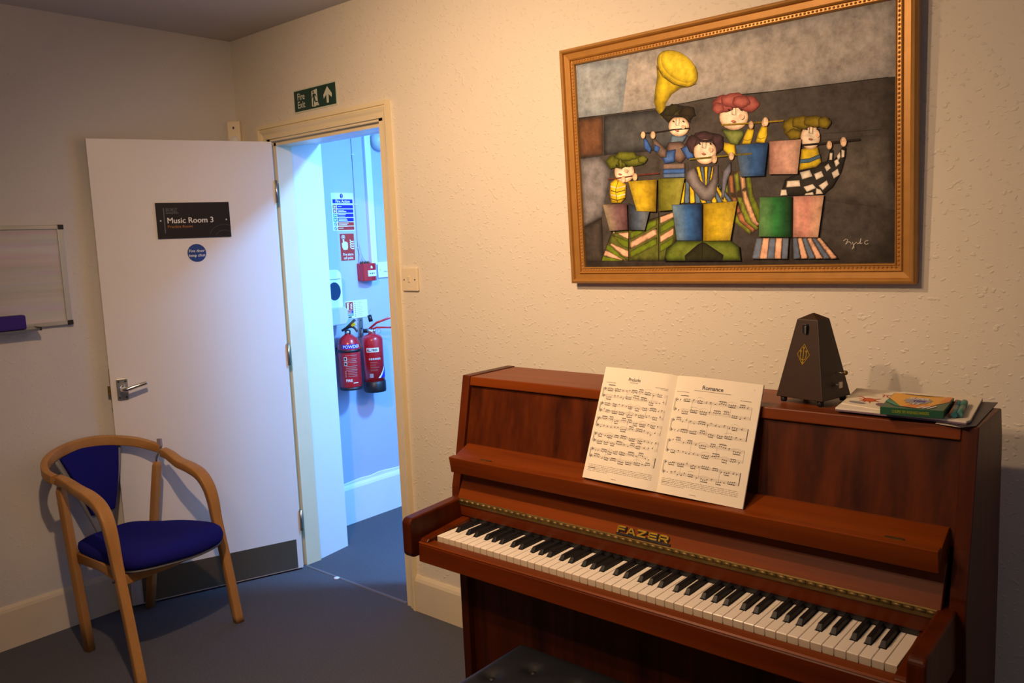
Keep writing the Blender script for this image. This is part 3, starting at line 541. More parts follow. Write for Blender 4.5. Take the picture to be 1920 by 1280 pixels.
for i in range(n):
    x0 = PX-.648+L_*i/n; b.tube([(x0+.0004, Y(.3385), .758), (x0+L_/n-.0004, Y(.3385), .758)], .0046 if i % 2 else .0043, mt['brass'], 8)
b.box((PX-.648, Y(.3405), .747), (PX+.648, Y(.3385), .757), mt['brass']); b.prism([(Y(v), z) for v, z in ((.3395, .760), (.3355, .769), (.334, .768), (.338, .759))], 'x', PX-.648, PX+.648, mt['brass'])
b.build('piano_hinge', pn)
# lettering, raised gold on a dark backing
fn = Vector((0, -.098, .046)).normalized(); fu = Vector((0, .046, .098)).normalized()
O = Vector((2.440, Y(.3345), .7715))+fn*.0005
TF = lambda k: (lambda p: O+Vector((1, 0, 0))*(p.x+k*.0012)+fu*(p.y-k*.0016)+fn*(p.z+.0025-k*.0018))
def letters(b, m, k, d, g=0.):
    S = .0175; w = .0235; t = .0040
    def bar(x0, y0, x1, y1): b.box((x0-g, y0-g, 0), (x1+g, y1+g, d), m, TF(k))
    def quad(P): b.prism([(x, y) for x, y in P], 'z', 0, d, m, TF(k))
    x = 0
    quad([(0, 0), (t, 0), (t+.0005, S), (.0005, S)]); bar(0, S-t, w, S); bar(0, S*.42, w*.92, S*.42+t*.9)
    x = .0275
    quad([(x, 0), (x+t*1.2, 0), (x+.0155, S), (x+.0105, S)]); quad([(x+.027, 0), (x+.027-t*1.4, 0), (x+.0105, S), (x+.0155, S)]); bar(x+.006, S*.20, x+.020, S*.20+t*.8)
    x = .0585
    bar(x, S-t, x+.0245, S); bar(x, 0, x+.0245, t); quad([(x, t), (x+.008, t), (x+.0245, S-t), (x+.0165, S-t)])
    x = .0895
    bar(x, 0, x+t, S); bar(x, S-t, x+.0245, S); bar(x, 0, x+.0245, t); bar(x, S*.40, x+.023, S*.40+t*.9)
    x = .1195
    bar(x, 0, x+t, S); bar(x, S-t, x+.022, S); bar(x, S*.36, x+.022, S*.36+t*.9); quad([(x+.0205, S*.38), (x+.0255, S*.5), (x+.0255, S*.86), (x+.0205, S)]); quad([(x+.012, S*.4), (x+.0175, S*.4), (x+.0265, 0), (x+.0205, 0)])
b = MB(); letters(b, mt['gold'], 0, .0025)
nm = b.build('name_lettering', pn)
b = MB(); letters(b, mt['black'], 1, .0028, .0012); b.box((-.004, -.0035, -.0004), (.150, .0015, .0020), mt['black'], TF(1)); b.build('lettering_backing', pn)
# ---- 52 white keys and 36 black keys, each its own mesh object
KX0, KW, KF, KB, KZ = PX-.611, 1.222/52, .468, .318, .6965
def white_mesh(cl, cr):
    g = .0009; hd = .0505
    P = [(g, 0), (KW-g, 0), (KW-g, hd)]+([(KW-cr, hd)] if cr else [])+[(KW-(cr or g), KF-KB), ((cl or g), KF-KB)]+([(cl, hd)] if cl else [])+[(g, hd)]
    b = MB(); b.prism(P, 'z', -.0165, 0, mt['key'], Matrix(((1, 0, 0, 0), (0, 1, 0, 0), (0, 0, 1, 0), (0, 0, 0, 1))))
    b.box((g+.0001, -.0005, -.0205), (KW-g-.0001, .0005, -.0012), mt['keyfront'])
    return b
off = {'C': .0028, 'D': -.0028, 'F': .0040, 'G': 0., 'A': -.0040}   # black key centre left of the boundary after this white key (sign: left)
bw = .0136/2
names = []
ln = 'AB'; order = 'CDEFGAB'
seq = ['A', 'B']+[order[i % 7] for i in range(49)]+['C']
seq = seq[:52]
wm = {}; bmesh_key = None
def link_part(src, name, loc):
    o = bpy.data.objects.new(name, src.data) if not isinstance(src, bpy.types.Mesh) else bpy.data.objects.new(name, src)
    COL.objects.link(o); o.parent = pn; o.location = Vector(loc)-Vector(pn['_o']); o['_o'] = list(loc)
    return o
for i, k in enumerate(seq):
    has_r = k in off and i < 51; pk = seq[i-1] if i else None; has_l = i > 0 and pk in off
    cr = (bw+off[k]+.0009) if has_r else 0; cl = (bw-off[pk]+.0009) if has_l else 0
    key = (round(cl, 5), round(cr, 5)); loc = (KX0+i*KW, Y(KF), KZ)
    if key not in wm:
        b = white_mesh(cl, cr); o = b.build('white_key', pn, loc=(0, 0, 0)); o.location = Vector(loc)-Vector(pn['_o']); wm[key] = o
        bv = o.modifiers.new('bevel', 'BEVEL'); bv.width = .0006; bv.segments = 1; bv.limit_method = 'ANGLE'
    else:
        o = wm[key].copy(); COL.objects.link(o); o.location = Vector(loc)-Vector(pn['_o'])
    o['_o'] = list(loc)
bk = None
for i, k in enumerate(seq[:-1]):
    if k not in off: continue
    loc = (KX0+(i+1)*KW-off[k], Y(KF-.0515), KZ)
    if bk is None:
        b = MB(); l = KF-.0515-KB-.001; w0, w1 = .0066, .0046
        b.add([(-w0, 0, -.012), (w0, 0, -.012), (w0, l, -.012), (-w0, l, -.012), (-w1, .011, .0118), (w1, .011, .0118), (w1, l, .0118), (-w1, l, .0118), (-w0*.95, .0008, .0015), (w0*.95, .0008, .0015), (w0*.95, l, .0015), (-w0*.95, l, .0015)],
              [(0, 3, 2, 1), (4, 5, 6, 7), (8, 9, 5, 4), (9, 10, 6, 5), (10, 11, 7, 6), (11, 8, 4, 7), (0, 1, 9, 8), (1, 2, 10, 9), (2, 3, 11, 10), (3, 0, 8, 11)], mt['ebony'])
        bk = b.build('black_key', pn, loc=(0, 0, 0), bevel=.0009, seg=2); o = bk
    else:
        o = bk.copy(); COL.objects.link(o)
    o.location = Vector(loc)-Vector(pn['_o']); o['_o'] = list(loc)
MB().box((PX-.612, Y(.330), .700), (PX+.612, Y(.316), .7112), mt['black']).build('key_felt', pn)
# ================================================================== OPEN MUSIC BOOK on the ledge
bx = 2.5605; BH = .290; BW = .219
bb = Vector((bx, -.5395, .8965)); bt = Vector((bx+.006, -.437, 1.1635)); U = (bt-bb).normalized(); BH = (bt-bb).length
Nb = Vector((1, 0, 0)).cross(U).normalized(); Nb = -Nb if Nb.y > 0 else Nb
EX = U.cross(Nb).normalized(); EX = EX if EX.x > 0 else -EX
def page(side):
    def f(p):  # p.x: 0 at spine .. BW outward ; p.y: 0 bottom .. BH ; p.z out of the page
        s = p.x/BW; bulge = .013*math.sin(PI*min(1, s)**.55)+.004
        tw = -.006*s*(1-p.y/BH)*(1 if side < 0 else -.4)
        return bb+EX*(side*p.x*(1-.025*(side < 0)*(p.y/BH)))+U*(p.y+tw+.004*(side < 0)*s)+Nb*(bulge+p.z)
    return f
mb = thing('music_book', 'open music book with cream pages showing Prelude and Romance on the piano ledge', 'book', tuple(bb))
b = MB()
for sd in (-1, 1):
    f = page(sd); n = 12; v = []
    for i in range(n+1):
        for y in (0, BH):
            for z in (-.0005, -.0045): v.append(f(Vector((BW*i/n*1.004, y, z))))
    F = []
    for i in range(n):
        a, c = 4*i, 4*(i+1)
        F += [(a, c, c+2, a+2), (a+1, a+3, c+3, c+1), (a, a+1, c+1, c), (a+2, c+2, c+3, a+3)]
    F += [(0, 2, 3, 1), (4*n, 4*n+1, 4*n+3, 4*n+2)]
    b.add(v, F, mt['card'])
b.build('page_block', mb)
for sd in (-1, 1):
    f = page(sd); b = MB(); n, m_ = 16, 8
    v = [f(Vector((BW*i/n, BH*j/m_, 0))) for i in range(n+1) for j in range(m_+1)]
    b.add(v, [(i*(m_+1)+j, (i+1)*(m_+1)+j, (i+1)*(m_+1)+j+1, i*(m_+1)+j+1) for i in range(n) for j in range(m_)], mt['page'], True)
    pg = b.build('page', mb)
    # print: page fractions s (left to right), t (top to bottom)
    def pt(s, t, z=.0006, f=f, sd=sd): return f(Vector(((BW*(1-s) if sd < 0 else BW*s), BH*(1-t), z)))
    b = MB()
    def strip(s0, t0, s1, t1, m, z=.0005, n=6):
        for i in range(n):
            a, c = s0+(s1-s0)*i/n, s0+(s1-s0)*(i+1)/n
            b.add([pt(a, t1, z), pt(c, t1, z), pt(c, t0, z), pt(a, t0, z)], [(0, 1, 2, 3)], m)
    def words(txt, s, t, size, m, bold=.0, al='CENTER'):
        b.text(txt, size, m, lambda p: pt(s+p.x/BW, t-p.y/BH, .0007), bold=bold, align=al)
    if sd < 0:
        words('Prelude', .47, .105, .0125, mt['ink']); words('from the suite', .47, .122, .0045, mt['inkl']); title_l = .14
        words('arranged for piano', .06, .140, .0042, mt['inkl'], al='LEFT'); strip(.77, .130, .93, .134, mt['inkl'], n=2); strip(.84, .142, .93, .145, mt['inkl'], n=2)
        systems = [.185, .318, .452, .590, .728]; s0, s1 = .045, .935
    else:
        words('Romance', .47, .100, .0140, mt['ink'], .01); strip(.26, .112, .68, .116, mt['inkl']); strip(.04, .135, .20, .139, mt['inkl'], n=2); strip(.79, .148, .91, .153, mt['inkl'], n=2)
        words('7', .92, .060, .005, mt['inkl'])
        systems = [.195, .370, .545, .725]; s0, s1 = .045, .925
    gap = .0052
    for q, t in enumerate(systems):
        d2 = .062 if sd < 0 else .082
        if q == 0: strip(s0+.06, t-.030, s0+.16, t-.024, mt['ink'], n=1)
        for st in (t, t+d2):
            for k in range(5): strip(s0, st+k*gap, s1, st+k*gap+.0007, mt['inkl'], .0004, 7)
        nb = (5, 4, 4, 4, 4)[q] if sd < 0 else (4, 4, 3, 4)[q]
        for k in range(nb+1):
            s = s0+(s1-s0)*k/nb; strip(s-.0008, t, s+.0008, t+d2+4*gap, mt['ink'] if k in (0, nb) else mt['inkl'], .0005, 1)
        if (q == len(systems)-1) or (sd > 0 and q == 1): strip(s1-.006, t, s1, t+d2+4*gap, mt['ink'], .0006, 1)
        # clefs
        for st in (t, t+d2):
            strip(s0+.010, st-.004, s0+.016, st+.026, mt['ink'], .0006, 1); strip(s0+.006, st+.008, s0+.026, st+.013, mt['ink'], .0006, 1); strip(s0+.030, st+.001, s0+.034, st+.016, mt['ink'], .0006, 1)
        strip(s0-.012, t, s0-.008, t+d2+4*gap, mt['ink'], .0006, 1)
        for st_i, st in enumerate((t, t+d2)):
            s = s0+.065
            while s < s1-.03:
                beam = random.random() < .55; nn = random.choice((3, 4)) if beam else 1
                if beam and s+nn*.022 > s1-.02: nn = 1; beam = False
                up = random.random() < .6; hs = []
                base = random.uniform(-.3, 4.3)
                for k in range(nn):
                    hh = base+random.uniform(-.8, .8); hs.append((s+k*.022, st+hh*gap))
                for (hx_, hy) in hs:
                    P = [pt(hx_+.0072*math.cos(a), hy+.0031*math.sin(a)-.0009*math.cos(a), .0007) for a in [2*PI*i/8 for i in range(8)]]
                    b.poly(P[::-1], mt['ink'])
                    ty = (min(h[1] for h in hs)-.017) if not up else (max(h[1] for h in hs)+.017)
                    sx_ = hx_+(.0055 if not up else -.0055)
                    if nn > 1 or random.random() < .7: strip(sx_-.0009, min(hy, ty), sx_+.0009, max(hy, ty), mt['ink'], .0006, 1)
                if nn > 1: strip(hs[0][0]-.005, ty-.0022, hs[-1][0]+.006, ty+.0022, mt['ink'], .0007, 2)
                if nn > 1 and random.random() < .5:
                    yy0 = min(h[1] for h in hs)-.026; m0 = (hs[0][0]+hs[-1][0])/2; hw = (hs[-1][0]-hs[0][0])/2+.02
                    for k in range(8):
                        a0, a1 = -1+k/4, -1+(k+1)/4; g0, g1 = yy0+.012*a0*a0, yy0+.012*a1*a1
                        b.add([pt(m0+hw*a0, g0+.0012, .0005), pt(m0+hw*a1, g1+.0012, .0005), pt(m0+hw*a1, g1, .0005), pt(m0+hw*a0, g0, .0005)], [(0, 1, 2, 3)], mt['inkl'])
                s += nn*.022+random.uniform(.012, .035)
    tb = .872
    for k in range(5):
        L1 = .93 if k < 4 else .34; w0 = .055
        while w0 < L1:
            w1 = min(L1, w0+random.uniform(.014, .05)); strip(w0, tb+k*.0135, w1, tb+k*.0135+.0032, mt['inkl'], .0005, 1); w0 = w1+.009
    strip(.055, tb+.027, .16, tb+.0325, mt['ink'], .0006, 1)
    strip(.42, .968, .49, .972, mt['inkl'], .0005, 1)
    pr = b.build('printed_music', pg)
# ================================================================== METRONOME
mc = Vector((2.861, -.342, 1.1145)); ang = -.21
TM = Matrix.Translation(mc) @ Matrix.Rotation(ang, 4, 'Z')
me_ = thing('metronome', 'dark brown pyramid metronome with gold emblem standing on the piano top', 'metronome', tuple(mc))
z0, z1, z2 = .012, .190, .2035
def hw(z): return .0600-(.0600-.0265)*((z-z0)/(z1-z0)), .0570-(.0570-.0235)*((z-z0)/(z1-z0))
b = MB(); (a0, d0), (a1, d1) = hw(z0), hw(z1)
v = [(-a0, -d0, z0), (a0, -d0, z0), (a0, d0, z0), (-a0, d0, z0), (-a1, -d1, z1), (a1, -d1, z1), (a1, d1, z1), (-a1, d1, z1), (0, -.004, z2), (0, .004, z2)]
b.add(v, [(3, 2, 1, 0), (0, 1, 5, 4), (1, 2, 6, 5), (2, 3, 7, 6), (3, 0, 4, 7), (4, 5, 8), (5, 6, 9, 8), (6, 7, 9), (7, 4, 8, 9)], mt['metro'], False, TM)
b.build('body', me_, bevel=.0015)
for x, y in ((-.047, -.045), (.047, -.045), (-.047, .045), (.047, .045)):
    b = MB(); b.lathe([(.001, 0), (.0065, 0), (.0075, .004), (.0075, .0125), (.001, .0125)], mt['black'], c=(x, y, 0), n=12, T=TM); b.build('foot', me_)
def onM(x, z, out=.0006):  # point on the front face
    a, d = hw(z); return TM @ Vector((x, -d-out, z))
b = MB(); ez = .112; pts_o = [(0, .024), (.0165, 0), (0, -.024), (-.0165, 0)]
for i in range(4):
    (x0, y0), (x1, y1) = pts_o[i], pts_o[(i+1) % 4]; k = .90
    b.add([onM(x0, ez+y0), onM(x1, ez+y1), onM(x1*k, ez+y1*k), onM(x0*k, ez+y0*k)], [(0, 1, 2, 3)], mt['gold'])
def mq(x0, y0, x1, y1, w): 
    d = Vector((x1-x0, y1-y0)); d.normalize(); px_, py_ = -d.y*w, d.x*w
    b.add([onM(x0+px_, ez+y0+py_, .0009), onM(x1+px_, ez+y1+py_, .0009), onM(x1-px_, ez+y1-py_, .0009), onM(x0-px_, ez+y0-py_, .0009)], [(0, 1, 2, 3)], mt['gold'])
mq(0, .015, 0, -.019, .0011)
P = [(.0075*math.cos(a), -.004+.0085*math.sin(a)) for a in [PI+PI*i/10 for i in range(11)]]
P = [(-.0068, .007)]+P+[(.0068, .007)]
for (x0, y0), (x1, y1) in zip(P, P[1:]): mq(x0, y0, x1, y1, .0010)
for cx_, cy_ in ((0, .015), (-.0068, .007), (.0068, .007), (0, -.0185)): b.poly([onM(cx_+.0024*math.cos(i*PI/5), ez+cy_+.0024*math.sin(i*PI/5), .0010) for i in range(10)], mt['gold'])
b.build('emblem', me_)
b = MB(); b.prism([(-.006, .160), (.006, .160), (.006, .176), (.004, .180), (-.004, .180), (-.006, .176)], 'y', -.0345, -.022, mt['black'], TM); b.box((.001, -.036, .158), (.004, -.034, .176), mt['steel'], TM); b.build('latch', me_, bevel=.0008)
b = MB(); sx = hw(.07)[0]; b.tube([TM @ Vector((sx-.004, .012, .068)), TM @ Vector((sx+.020, .012, .070))], .0014, mt['steel'], 8); b.ball((sx+.024, .012, .0705), .0055, mt['brass'], 12, TM); b.build('bell_lever', me_)
b = MB(); sx = hw(.042)[0]; b.tube([TM @ Vector((sx-.004, .006, .042)), TM @ Vector((sx+.010, .006, .043))], .0025, mt['steel'], 8); b.box((sx+.009, -.001, .036), (sx+.012, .013, .050), mt['steel'], TM); b.build('winding_key', me_, bevel=.0008)
# ================================================================== PAPERS, MARKER BOX AND PENS on the piano top
zt = 1.1142
def quadprism(b, pts, z0, z1, m): b.prism([(p.x, p.y) for p in pts], 'z', z0, z1, m)
P4 = lambda L, z: [at(x, y, 'z', z) for x, y in L]
b = MB(); q = P4([(1754, 793), (1806, 801), (1835, 775), (1800, 755)], zt+.001); quadprism(b, q, zt, zt+.0008, mt['page'])
tag(b.build('loose_sheet', loc=(q[0].x, q[0].y, zt)), 'corner of a white sheet sticking out under the pad and grey folder', 'paper')
b = MB(); q = P4([(1806, 799), (1830, 797), (1871, 753), (1800, 750), (1745, 785)], zt+.004)
n = 6
b.prism([(p.x, p.y) for p in q], 'z', zt+.001, zt+.0028, mt['folder'])
tag(b.build('plastic_folder', loc=(q[0].x, q[0].y, zt+.001), bevel=.0004), 'dark grey plastic folder poking out right of the white pad', 'folder')
pd_ = thing('sketch_pad', 'cream sketch pad lying flat under the yellow marker box', 'pad', (3.06, -.32, zt+.003))
q = P4([(1566, 764), (1610, 728), (1843, 746), (1820, 787), (1812, 790), (1700, 778)], zt+.010)
b = MB(); quadprism(b, q, zt+.003, zt+.0062, mt['padb']); b.build('back_cover', pd_, bevel=.0006)
b = MB(); quadprism(b, q, zt+.0063, zt+.0105, mt['padp']); b.build('page_block', pd_, bevel=.001)
bl = thing('colouring_booklet', 'white booklet with orange crab print lying half under the marker box', 'booklet', (2.99, -.32, zt+.0105))
zb_ = zt+.0107
qb = P4([(1578, 757), (1606, 729), (1700, 738), (1668, 772)], zb_)
b = MB(); quadprism(b, qb, zb_, zb_+.0022, mt['page']); b.build('pages', bl, bevel=.0004)
bi = lambda u, v: qb[0].lerp(qb[3], u).lerp(qb[1].lerp(qb[2], u), v)+Vector((0, 0, .0026))
b = MB(); b.text('TO', .034, mt['redsign'], lambda p: bi(.60+p.x*5.0, .62+p.y*6.0), bold=.03)
b.build('title', bl)
b = MB()
cc_ = (.46, .38)
b.poly([bi(cc_[0]+.13*math.cos(i*PI/8), cc_[1]+.10*math.sin(i*PI/8)) for i in range(16)], mt['crab'])
for dx_, dy_, ex_, ey_ in ((-.10, .04, -.20, .12), (-.11, -.02, -.22, .0), (-.09, -.06, -.17, -.13), (.10, .05, .19, .13), (.11, -.02, .21, -.04), (.03, -.08, .06, -.16), (-.2, .12, -.27, .12), (-.04, -.08, -.08, -.15)):
    x0, y0, x1, y1 = cc_[0]+dx_, cc_[1]+dy_, cc_[0]+ex_, cc_[1]+ey_; d = Vector((x1-x0, y1-y0)).normalized()*.022
    b.poly([bi(x0-d.y, y0+d.x), bi(x1-d.y*.6, y1+d.x*.6), bi(x1+d.y*.6, y1-d.x*.6), bi(x0+d.y, y0-d.x)], mt['crab'])
b.poly([bi(.28+.0*i+.30*math.cos(i*PI/8)*.6, .16+.06*math.sin(i*PI/8)) for i in range(16)], mt['lowgrey']); b.poly([bi(.78+.14*math.cos(i*PI/8), .22+.09*math.sin(i*PI/8)) for i in range(16)], mt['padb'])
b.build('cover_print', bl)
zm = zt+.0108
mk = thing('marker_box', 'yellow and green cardboard box of markers with silver burst print on the pad', 'box', (3.10, -.38, zm))
q = P4([(1650, 762), (1677, 736), (1789, 746), (1769, 770)], zm+.0185)
fl, bl_, br, fr = q
b = MB(); lowq = [Vector((p.x, p.y, zm+.0026)) for p in q]; quadprism(b, lowq, zm+.0024, zm+.0185, mt['grn']); b.build('carton', mk, bevel=.0007)
bi2 = lambda u, v, k=.0005: fl.lerp(fr, u).lerp(bl_.lerp(br, u), v)+Vector((0, 0, k))
b = MB(); b.poly([bi2(*p) for p in ((.30, .12), (.62, .03), (.80, .36), (.985, .62), (.985, .985), (.015, .985), (.015, .60))], mt['yel']); b.build('top_print', mk)
b = MB(); b.poly([bi2(*p, .0009) for p in ((.0, .45), (.10, .42), (.31, .10), (.24, .10), (.0, .36))], mt['greens']); b.poly([bi2(*p, .0009) for p in ((.32, .10), (.60, .03), (.86, .34), (.62, .28), (.40, .26))], mt['ora']); b.poly([bi2(*p, .0009) for p in ((.84, .55), (.985, .60), (.985, .985), (.90, .985))], mt['ora'])
for k in range(3): b.poly([bi2(*p, .0012) for p in ((.56+.08*k, .05), (.60+.08*k, .03), (.68+.09*k, .16+.03*k), (.66+.09*k, .20+.03*k))], mt['white'])
b.build('side_print', mk)
b = MB(); P = []
for i in range(24):
    r = 1 if i % 2 else .78; a = 2*PI*i/24; P.append(bi2(.50+.245*r*math.cos(a), .55+.23*r*math.sin(a)*(1.25 if math.sin(a) < 0 else .95), .0012))
b.poly(P, mt['sil'])
sc_ = (fr-fl).length
b.text('SUPER', .030, mt['white'], lambda p: bi2(.335+p.x/sc_, .60+p.y/.155, .0016), bold=.03, sx=.45); b.text('TIPS', .030, mt['bluesign'], lambda p: bi2(.42+p.x/sc_, .42+p.y/.155, .0016), bold=.03, sx=.45); b.text('12', .026, mt['white'], lambda p: bi2(.44+p.x/sc_, .25+p.y/.155, .0016), bold=.03, sx=.6)
b.build('burst_print', mk)
b = MB()
for k in range(12):
    t0, t1 = k/12, (k+1)/12; g = lambda t: .05*math.sin(PI*t)
    b.poly([bi2(.14+.70*t0, .955-g(t0), .0014), bi2(.14+.70*t1, .955-g(t1), .0014), bi2(.14+.70*t1, .965-g(t1)*.35, .0014), bi2(.14+.70*t0, .965-g(t0)*.35, .0014)], mt['black'])
b.build('thumb_slot', mk)
ed = (fr-fl).normalized(); no = Vector((ed.y, -ed.x, 0))
b = MB(); b.text('12 SUPER TIPS WASHABLE MARKERS', .0085, mt['ytxt'], lambda p: Vector((fl.x, fl.y, zm+.0078))+ed*(.022+p.x)+no*.0008+Vector((0, 0, p.y)), bold=.02, sx=.50); b.build('edge_print', mk)
for (x0, y0, x1, y1, m, lab) in ((1779, 777, 1791, 751, 'brown', 'brown felt pen lying beside the marker box'), (1787, 778, 1799, 747, 'teal', 'teal felt pen between the brown and green pens'), (1797, 777, 1808, 751, 'tgreen', 'sea green felt pen furthest from the marker box')):
    r = .0068; A_, B_ = at(x0+2, y0, 'z', zt+.0107+r), at(x1+2, y1, 'z', zt+.0107+r)
    if m == 'brown': A_, B_ = A_+Vector((.003, 0, 0)), B_+Vector((.004, 0, 0))
    d = (B_-A_)
    B_ = A_+d.normalized()*.135
    b = MB(); b.tube([A_, A_+(B_-A_)*.62], r*.86, mt[m], 12); b.tube([A_+(B_-A_)*.62, B_], r, mt[m], 12)
    rt_ = thing('felt_pen', lab, 'pen', tuple(A_-Vector((0, 0, r))), 'felt pens beside the marker box')
    b = MB(); b.tube([A_, A_+(B_-A_)*.62], r*.86, mt[m], 12); b.build('barrel', rt_)
    b = MB(); b.tube([A_+(B_-A_)*.6, B_-(B_-A_)*.05, B_], [r, r, r*.7], mt[m], 12); b.build('cap', rt_)
# ================================================================== PIANO STOOL
st = thing('piano_stool', 'black buttoned leatherette piano stool in front of the piano', 'stool', (2.53, -.885, 0))
X0, X1, Y0_, Y1_ = 2.243, 2.815, -1.07, -.698; ZS = .500
bt_ = []
for i in range(-2, 6):
    for j in range(-2, 4):
        for ox, oy in ((0, 0), (.062, .078)):
            x, y = 2.311+.124*i+ox, -.884+.156*j+oy
            if X0+.04 < x < X1-.04 and Y0_+.04 < y < Y1_-.04: bt_.append((x, y))
b = MB(); n, m_ = 56, 36; v = []
def topz(x, y):
    e = min(x-X0, X1-x, y-Y0_, Y1_-y); e = max(e, 0); z = ZS-.030*(1-min(1, e/.05))**2.2+.006
    for (a, c) in bt_:
        d2 = (x-a)**2+(y-c)**2; z -= .012*math.exp(-d2/.00028)+.003*math.exp(-d2/.0016)
    return z
def corner(x, y):  # round the corners of the seat
    r = .05; cx_ = min(max(x, X0+r), X1-r); cy_ = min(max(y, Y0_+r), Y1_-r); d = math.hypot(x-cx_, y-cy_)
    return (x, y) if d <= r else (cx_+(x-cx_)*r/d, cy_+(y-cy_)*r/d)
for i in range(n+1):
    for j in range(m_+1):
        x, y = X0+(X1-X0)*i/n, Y0_+(Y1_-Y0_)*j/m_; z = topz(x, y); x, y = corner(x, y); v.append((x, y, z))
F = [(i*(m_+1)+j, (i+1)*(m_+1)+j, (i+1)*(m_+1)+j+1, i*(m_+1)+j+1) for i in range(n) for j in range(m_)]
ring = [i*(m_+1) for i in range(n+1)]+[n*(m_+1)+j for j in range(1, m_+1)]+[i*(m_+1)+m_ for i in range(n-1, -1, -1)]+[j for j in range(m_-1, 0, -1)]
o_ = len(v); v += [(v[k][0], v[k][1], .432) for k in ring]
F += [(ring[k], o_+k, o_+(k+1) % len(ring), ring[(k+1) % len(ring)]) for k in range(len(ring))]+[tuple(o_+k for k in range(len(ring)))]
b.add(v, F, mt['leather'], True); b.build('seat_cushion', st)
for (a, c) in bt_:
    b = MB(); b.ball((a, c, topz(a, c)+.001), .0085, mt['leather'], 12, None, (1, 1, .55)); b.build('button', st)
b = MB(); b.box((X0+.02, Y0_+.02, .375), (X1-.02, Y1_-.02, .432), mt['black']); b.build('frame', st, bevel=.003)
for x in (X0+.045, X1-.045):
    for y in (Y0_+.045, Y1_-.045):
        b = MB(); b.prism([(x-.018, y-.018), (x+.018, y-.018), (x+.018, y+.018), (x-.018, y+.018)], 'z', 0, .376, mt['black']); b.build('leg', st, bevel=.003)
# ================================================================== FRAMED PAINTING, leaning slightly out from the wall
FX0, FX1, FZ0, FHT = 1.9490, 2.9950, 1.3623, .7310
tl = math.atan2(.026, .728); FO = Vector((FX0, -.0370, FZ0)); FU = Vector((0, -math.sin(tl), math.cos(tl))); FN = Vector((0, -math.cos(tl), -math.sin(tl)))
TP = lambda p: FO+Vector((1, 0, 0))*p.x+FU*p.y+FN*p.z      # x right, y up, z out of the frame front
FWD_ = FX1-FX0
pt_ = thing('framed_painting', 'large gilt framed painting of flute players in bright clothes above the piano', 'painting', (2.477, -.02, FZ0))
prof = [(0, -.034), (0, -.006), (.004, -.001), (.008, 0), (.012, -.003), (.015, -.010), (.030, -.0115), (.033, -.006), (.036, -.008), (.0375, -.014), (.046, -.014), (.0475, -.010), (.050, -.012), (.0515, -.020), (.0515, -.034)]
def rail(c0, c1, d0, d1):  # mitred moulding from corner c0 to c1; d0/d1 are inward diagonals
    b = MB(); n = len(prof); v = [(c0[0]+d0[0]*u, c0[1]+d0[1]*u, z) for u, z in prof]+[(c1[0]+d1[0]*u, c1[1]+d1[1]*u, z) for u, z in prof]
    F = [(i, (i+1) % n, n+(i+1) % n, n+i) for i in range(n)]+[tuple(range(n)), tuple(range(2*n-1, n-1, -1))]
    return b.add(v, F, mt['frame'], False, TP)
cs_ = [((0, 0), (1, 1)), ((FWD_, 0), (-1, 1)), ((FWD_, FHT), (-1, -1)), ((0, FHT), (1, -1))]
for i in range(4):
    (c0, d0), (c1, d1) = cs_[i], cs_[(i+1) % 4]; fr_ = rail(c0, c1, d0, d1).build('frame_rail', pt_)
    b = MB(); L_ = (Vector(c1)-Vector(c0)); ln_ = L_.length-.086; e = L_.normalized(); nn = Vector((-e.y, e.x)); k = int(ln_/.0105)
    for j in range(k):
        q = Vector(c0)+e*(.043+ln_*(j+.5)/k)+nn*.0418
        b.v += [TP(Vector((q.x+e.x*a*.0042+nn.x*c*.0034, q.y+e.y*a*.0042+nn.y*c*.0034, -.0142+z*.0042))) for a, c, z in ((-1, 0, 0), (-.5, -.9, 0), (.5, -.9, 0), (1, 0, 0), (.5, .9, 0), (-.5, .9, 0), (-.45, 0, .75), (0, -.45, .75), (.45, 0, .75), (0, .45, .75), (0, 0, 1))]
        o_ = len(b.v)-11
        for f in ((0, 1, 7, 6), (1, 2, 7), (2, 3, 8, 7), (3, 4, 9, 8), (4, 5, 9), (5, 0, 6, 9), (6, 7, 10), (7, 8, 10), (8, 9, 10), (9, 6, 10)): b.f.append([o_+x for x in f]); b.m.append(b.mi(mt['frame2'])); b.sm.append(True)
    b.build('beading', fr_)
# ---- the canvas: flat painted shapes, every one shaded by the painter from a darker rim to a lighter middle
CANZ = -.0205
cv = MB(); cols = []; lay = [0]
CO = TP(Vector((0, 0, CANZ)))
def cpx(L):  # outline points -> canvas-local coordinates
    out = []
    for t, x, y in L:
        px, py = (1040+x*.42194, y*.42194) if t == 'A' else (1400+x*.4376, y*.4376)
        w_ = atp(px, py, CO, FN)-CO; out.append(Vector((w_.x, w_.dot(FU), 0)))
    return out
def A(*P): return [('A', x, y) for x, y in P]
def B(*P): return [('B', x, y) for x, y in P]
def ell(t, cx, cy, rx, ry, a=0, n=20, w=0.):
    a = math.radians(a); o = []
    for i in range(n):
        th_ = 2*PI*i/n; k = 1+w*math.sin(5*th_+cx)+w*.7*math.sin(9*th_+cy); x, y = rx*k*math.cos(th_), ry*k*math.sin(th_); o.append((t, cx+x*math.cos(a)-y*math.sin(a), cy+x*math.sin(a)+y*math.cos(a)))
    return o
def resample(P, d=.016):
    out = []
    for i in range(len(P)):
        a, c = P[i], P[(i+1) % len(P)]; n = max(1, int((c-a).length/d))
        out += [a.lerp(c, k/n) for k in range(n)]
    return out
from mathutils.geometry import delaunay_2d_cdt
def inside(x, y, P):
    c = False; j = len(P)-1
    for i in range(len(P)):
        if (P[i].y > y) != (P[j].y > y) and x < (P[j].x-P[i].x)*(y-P[i].y)/(P[j].y-P[i].y)+P[i].x: c = not c
        j = i
    return c
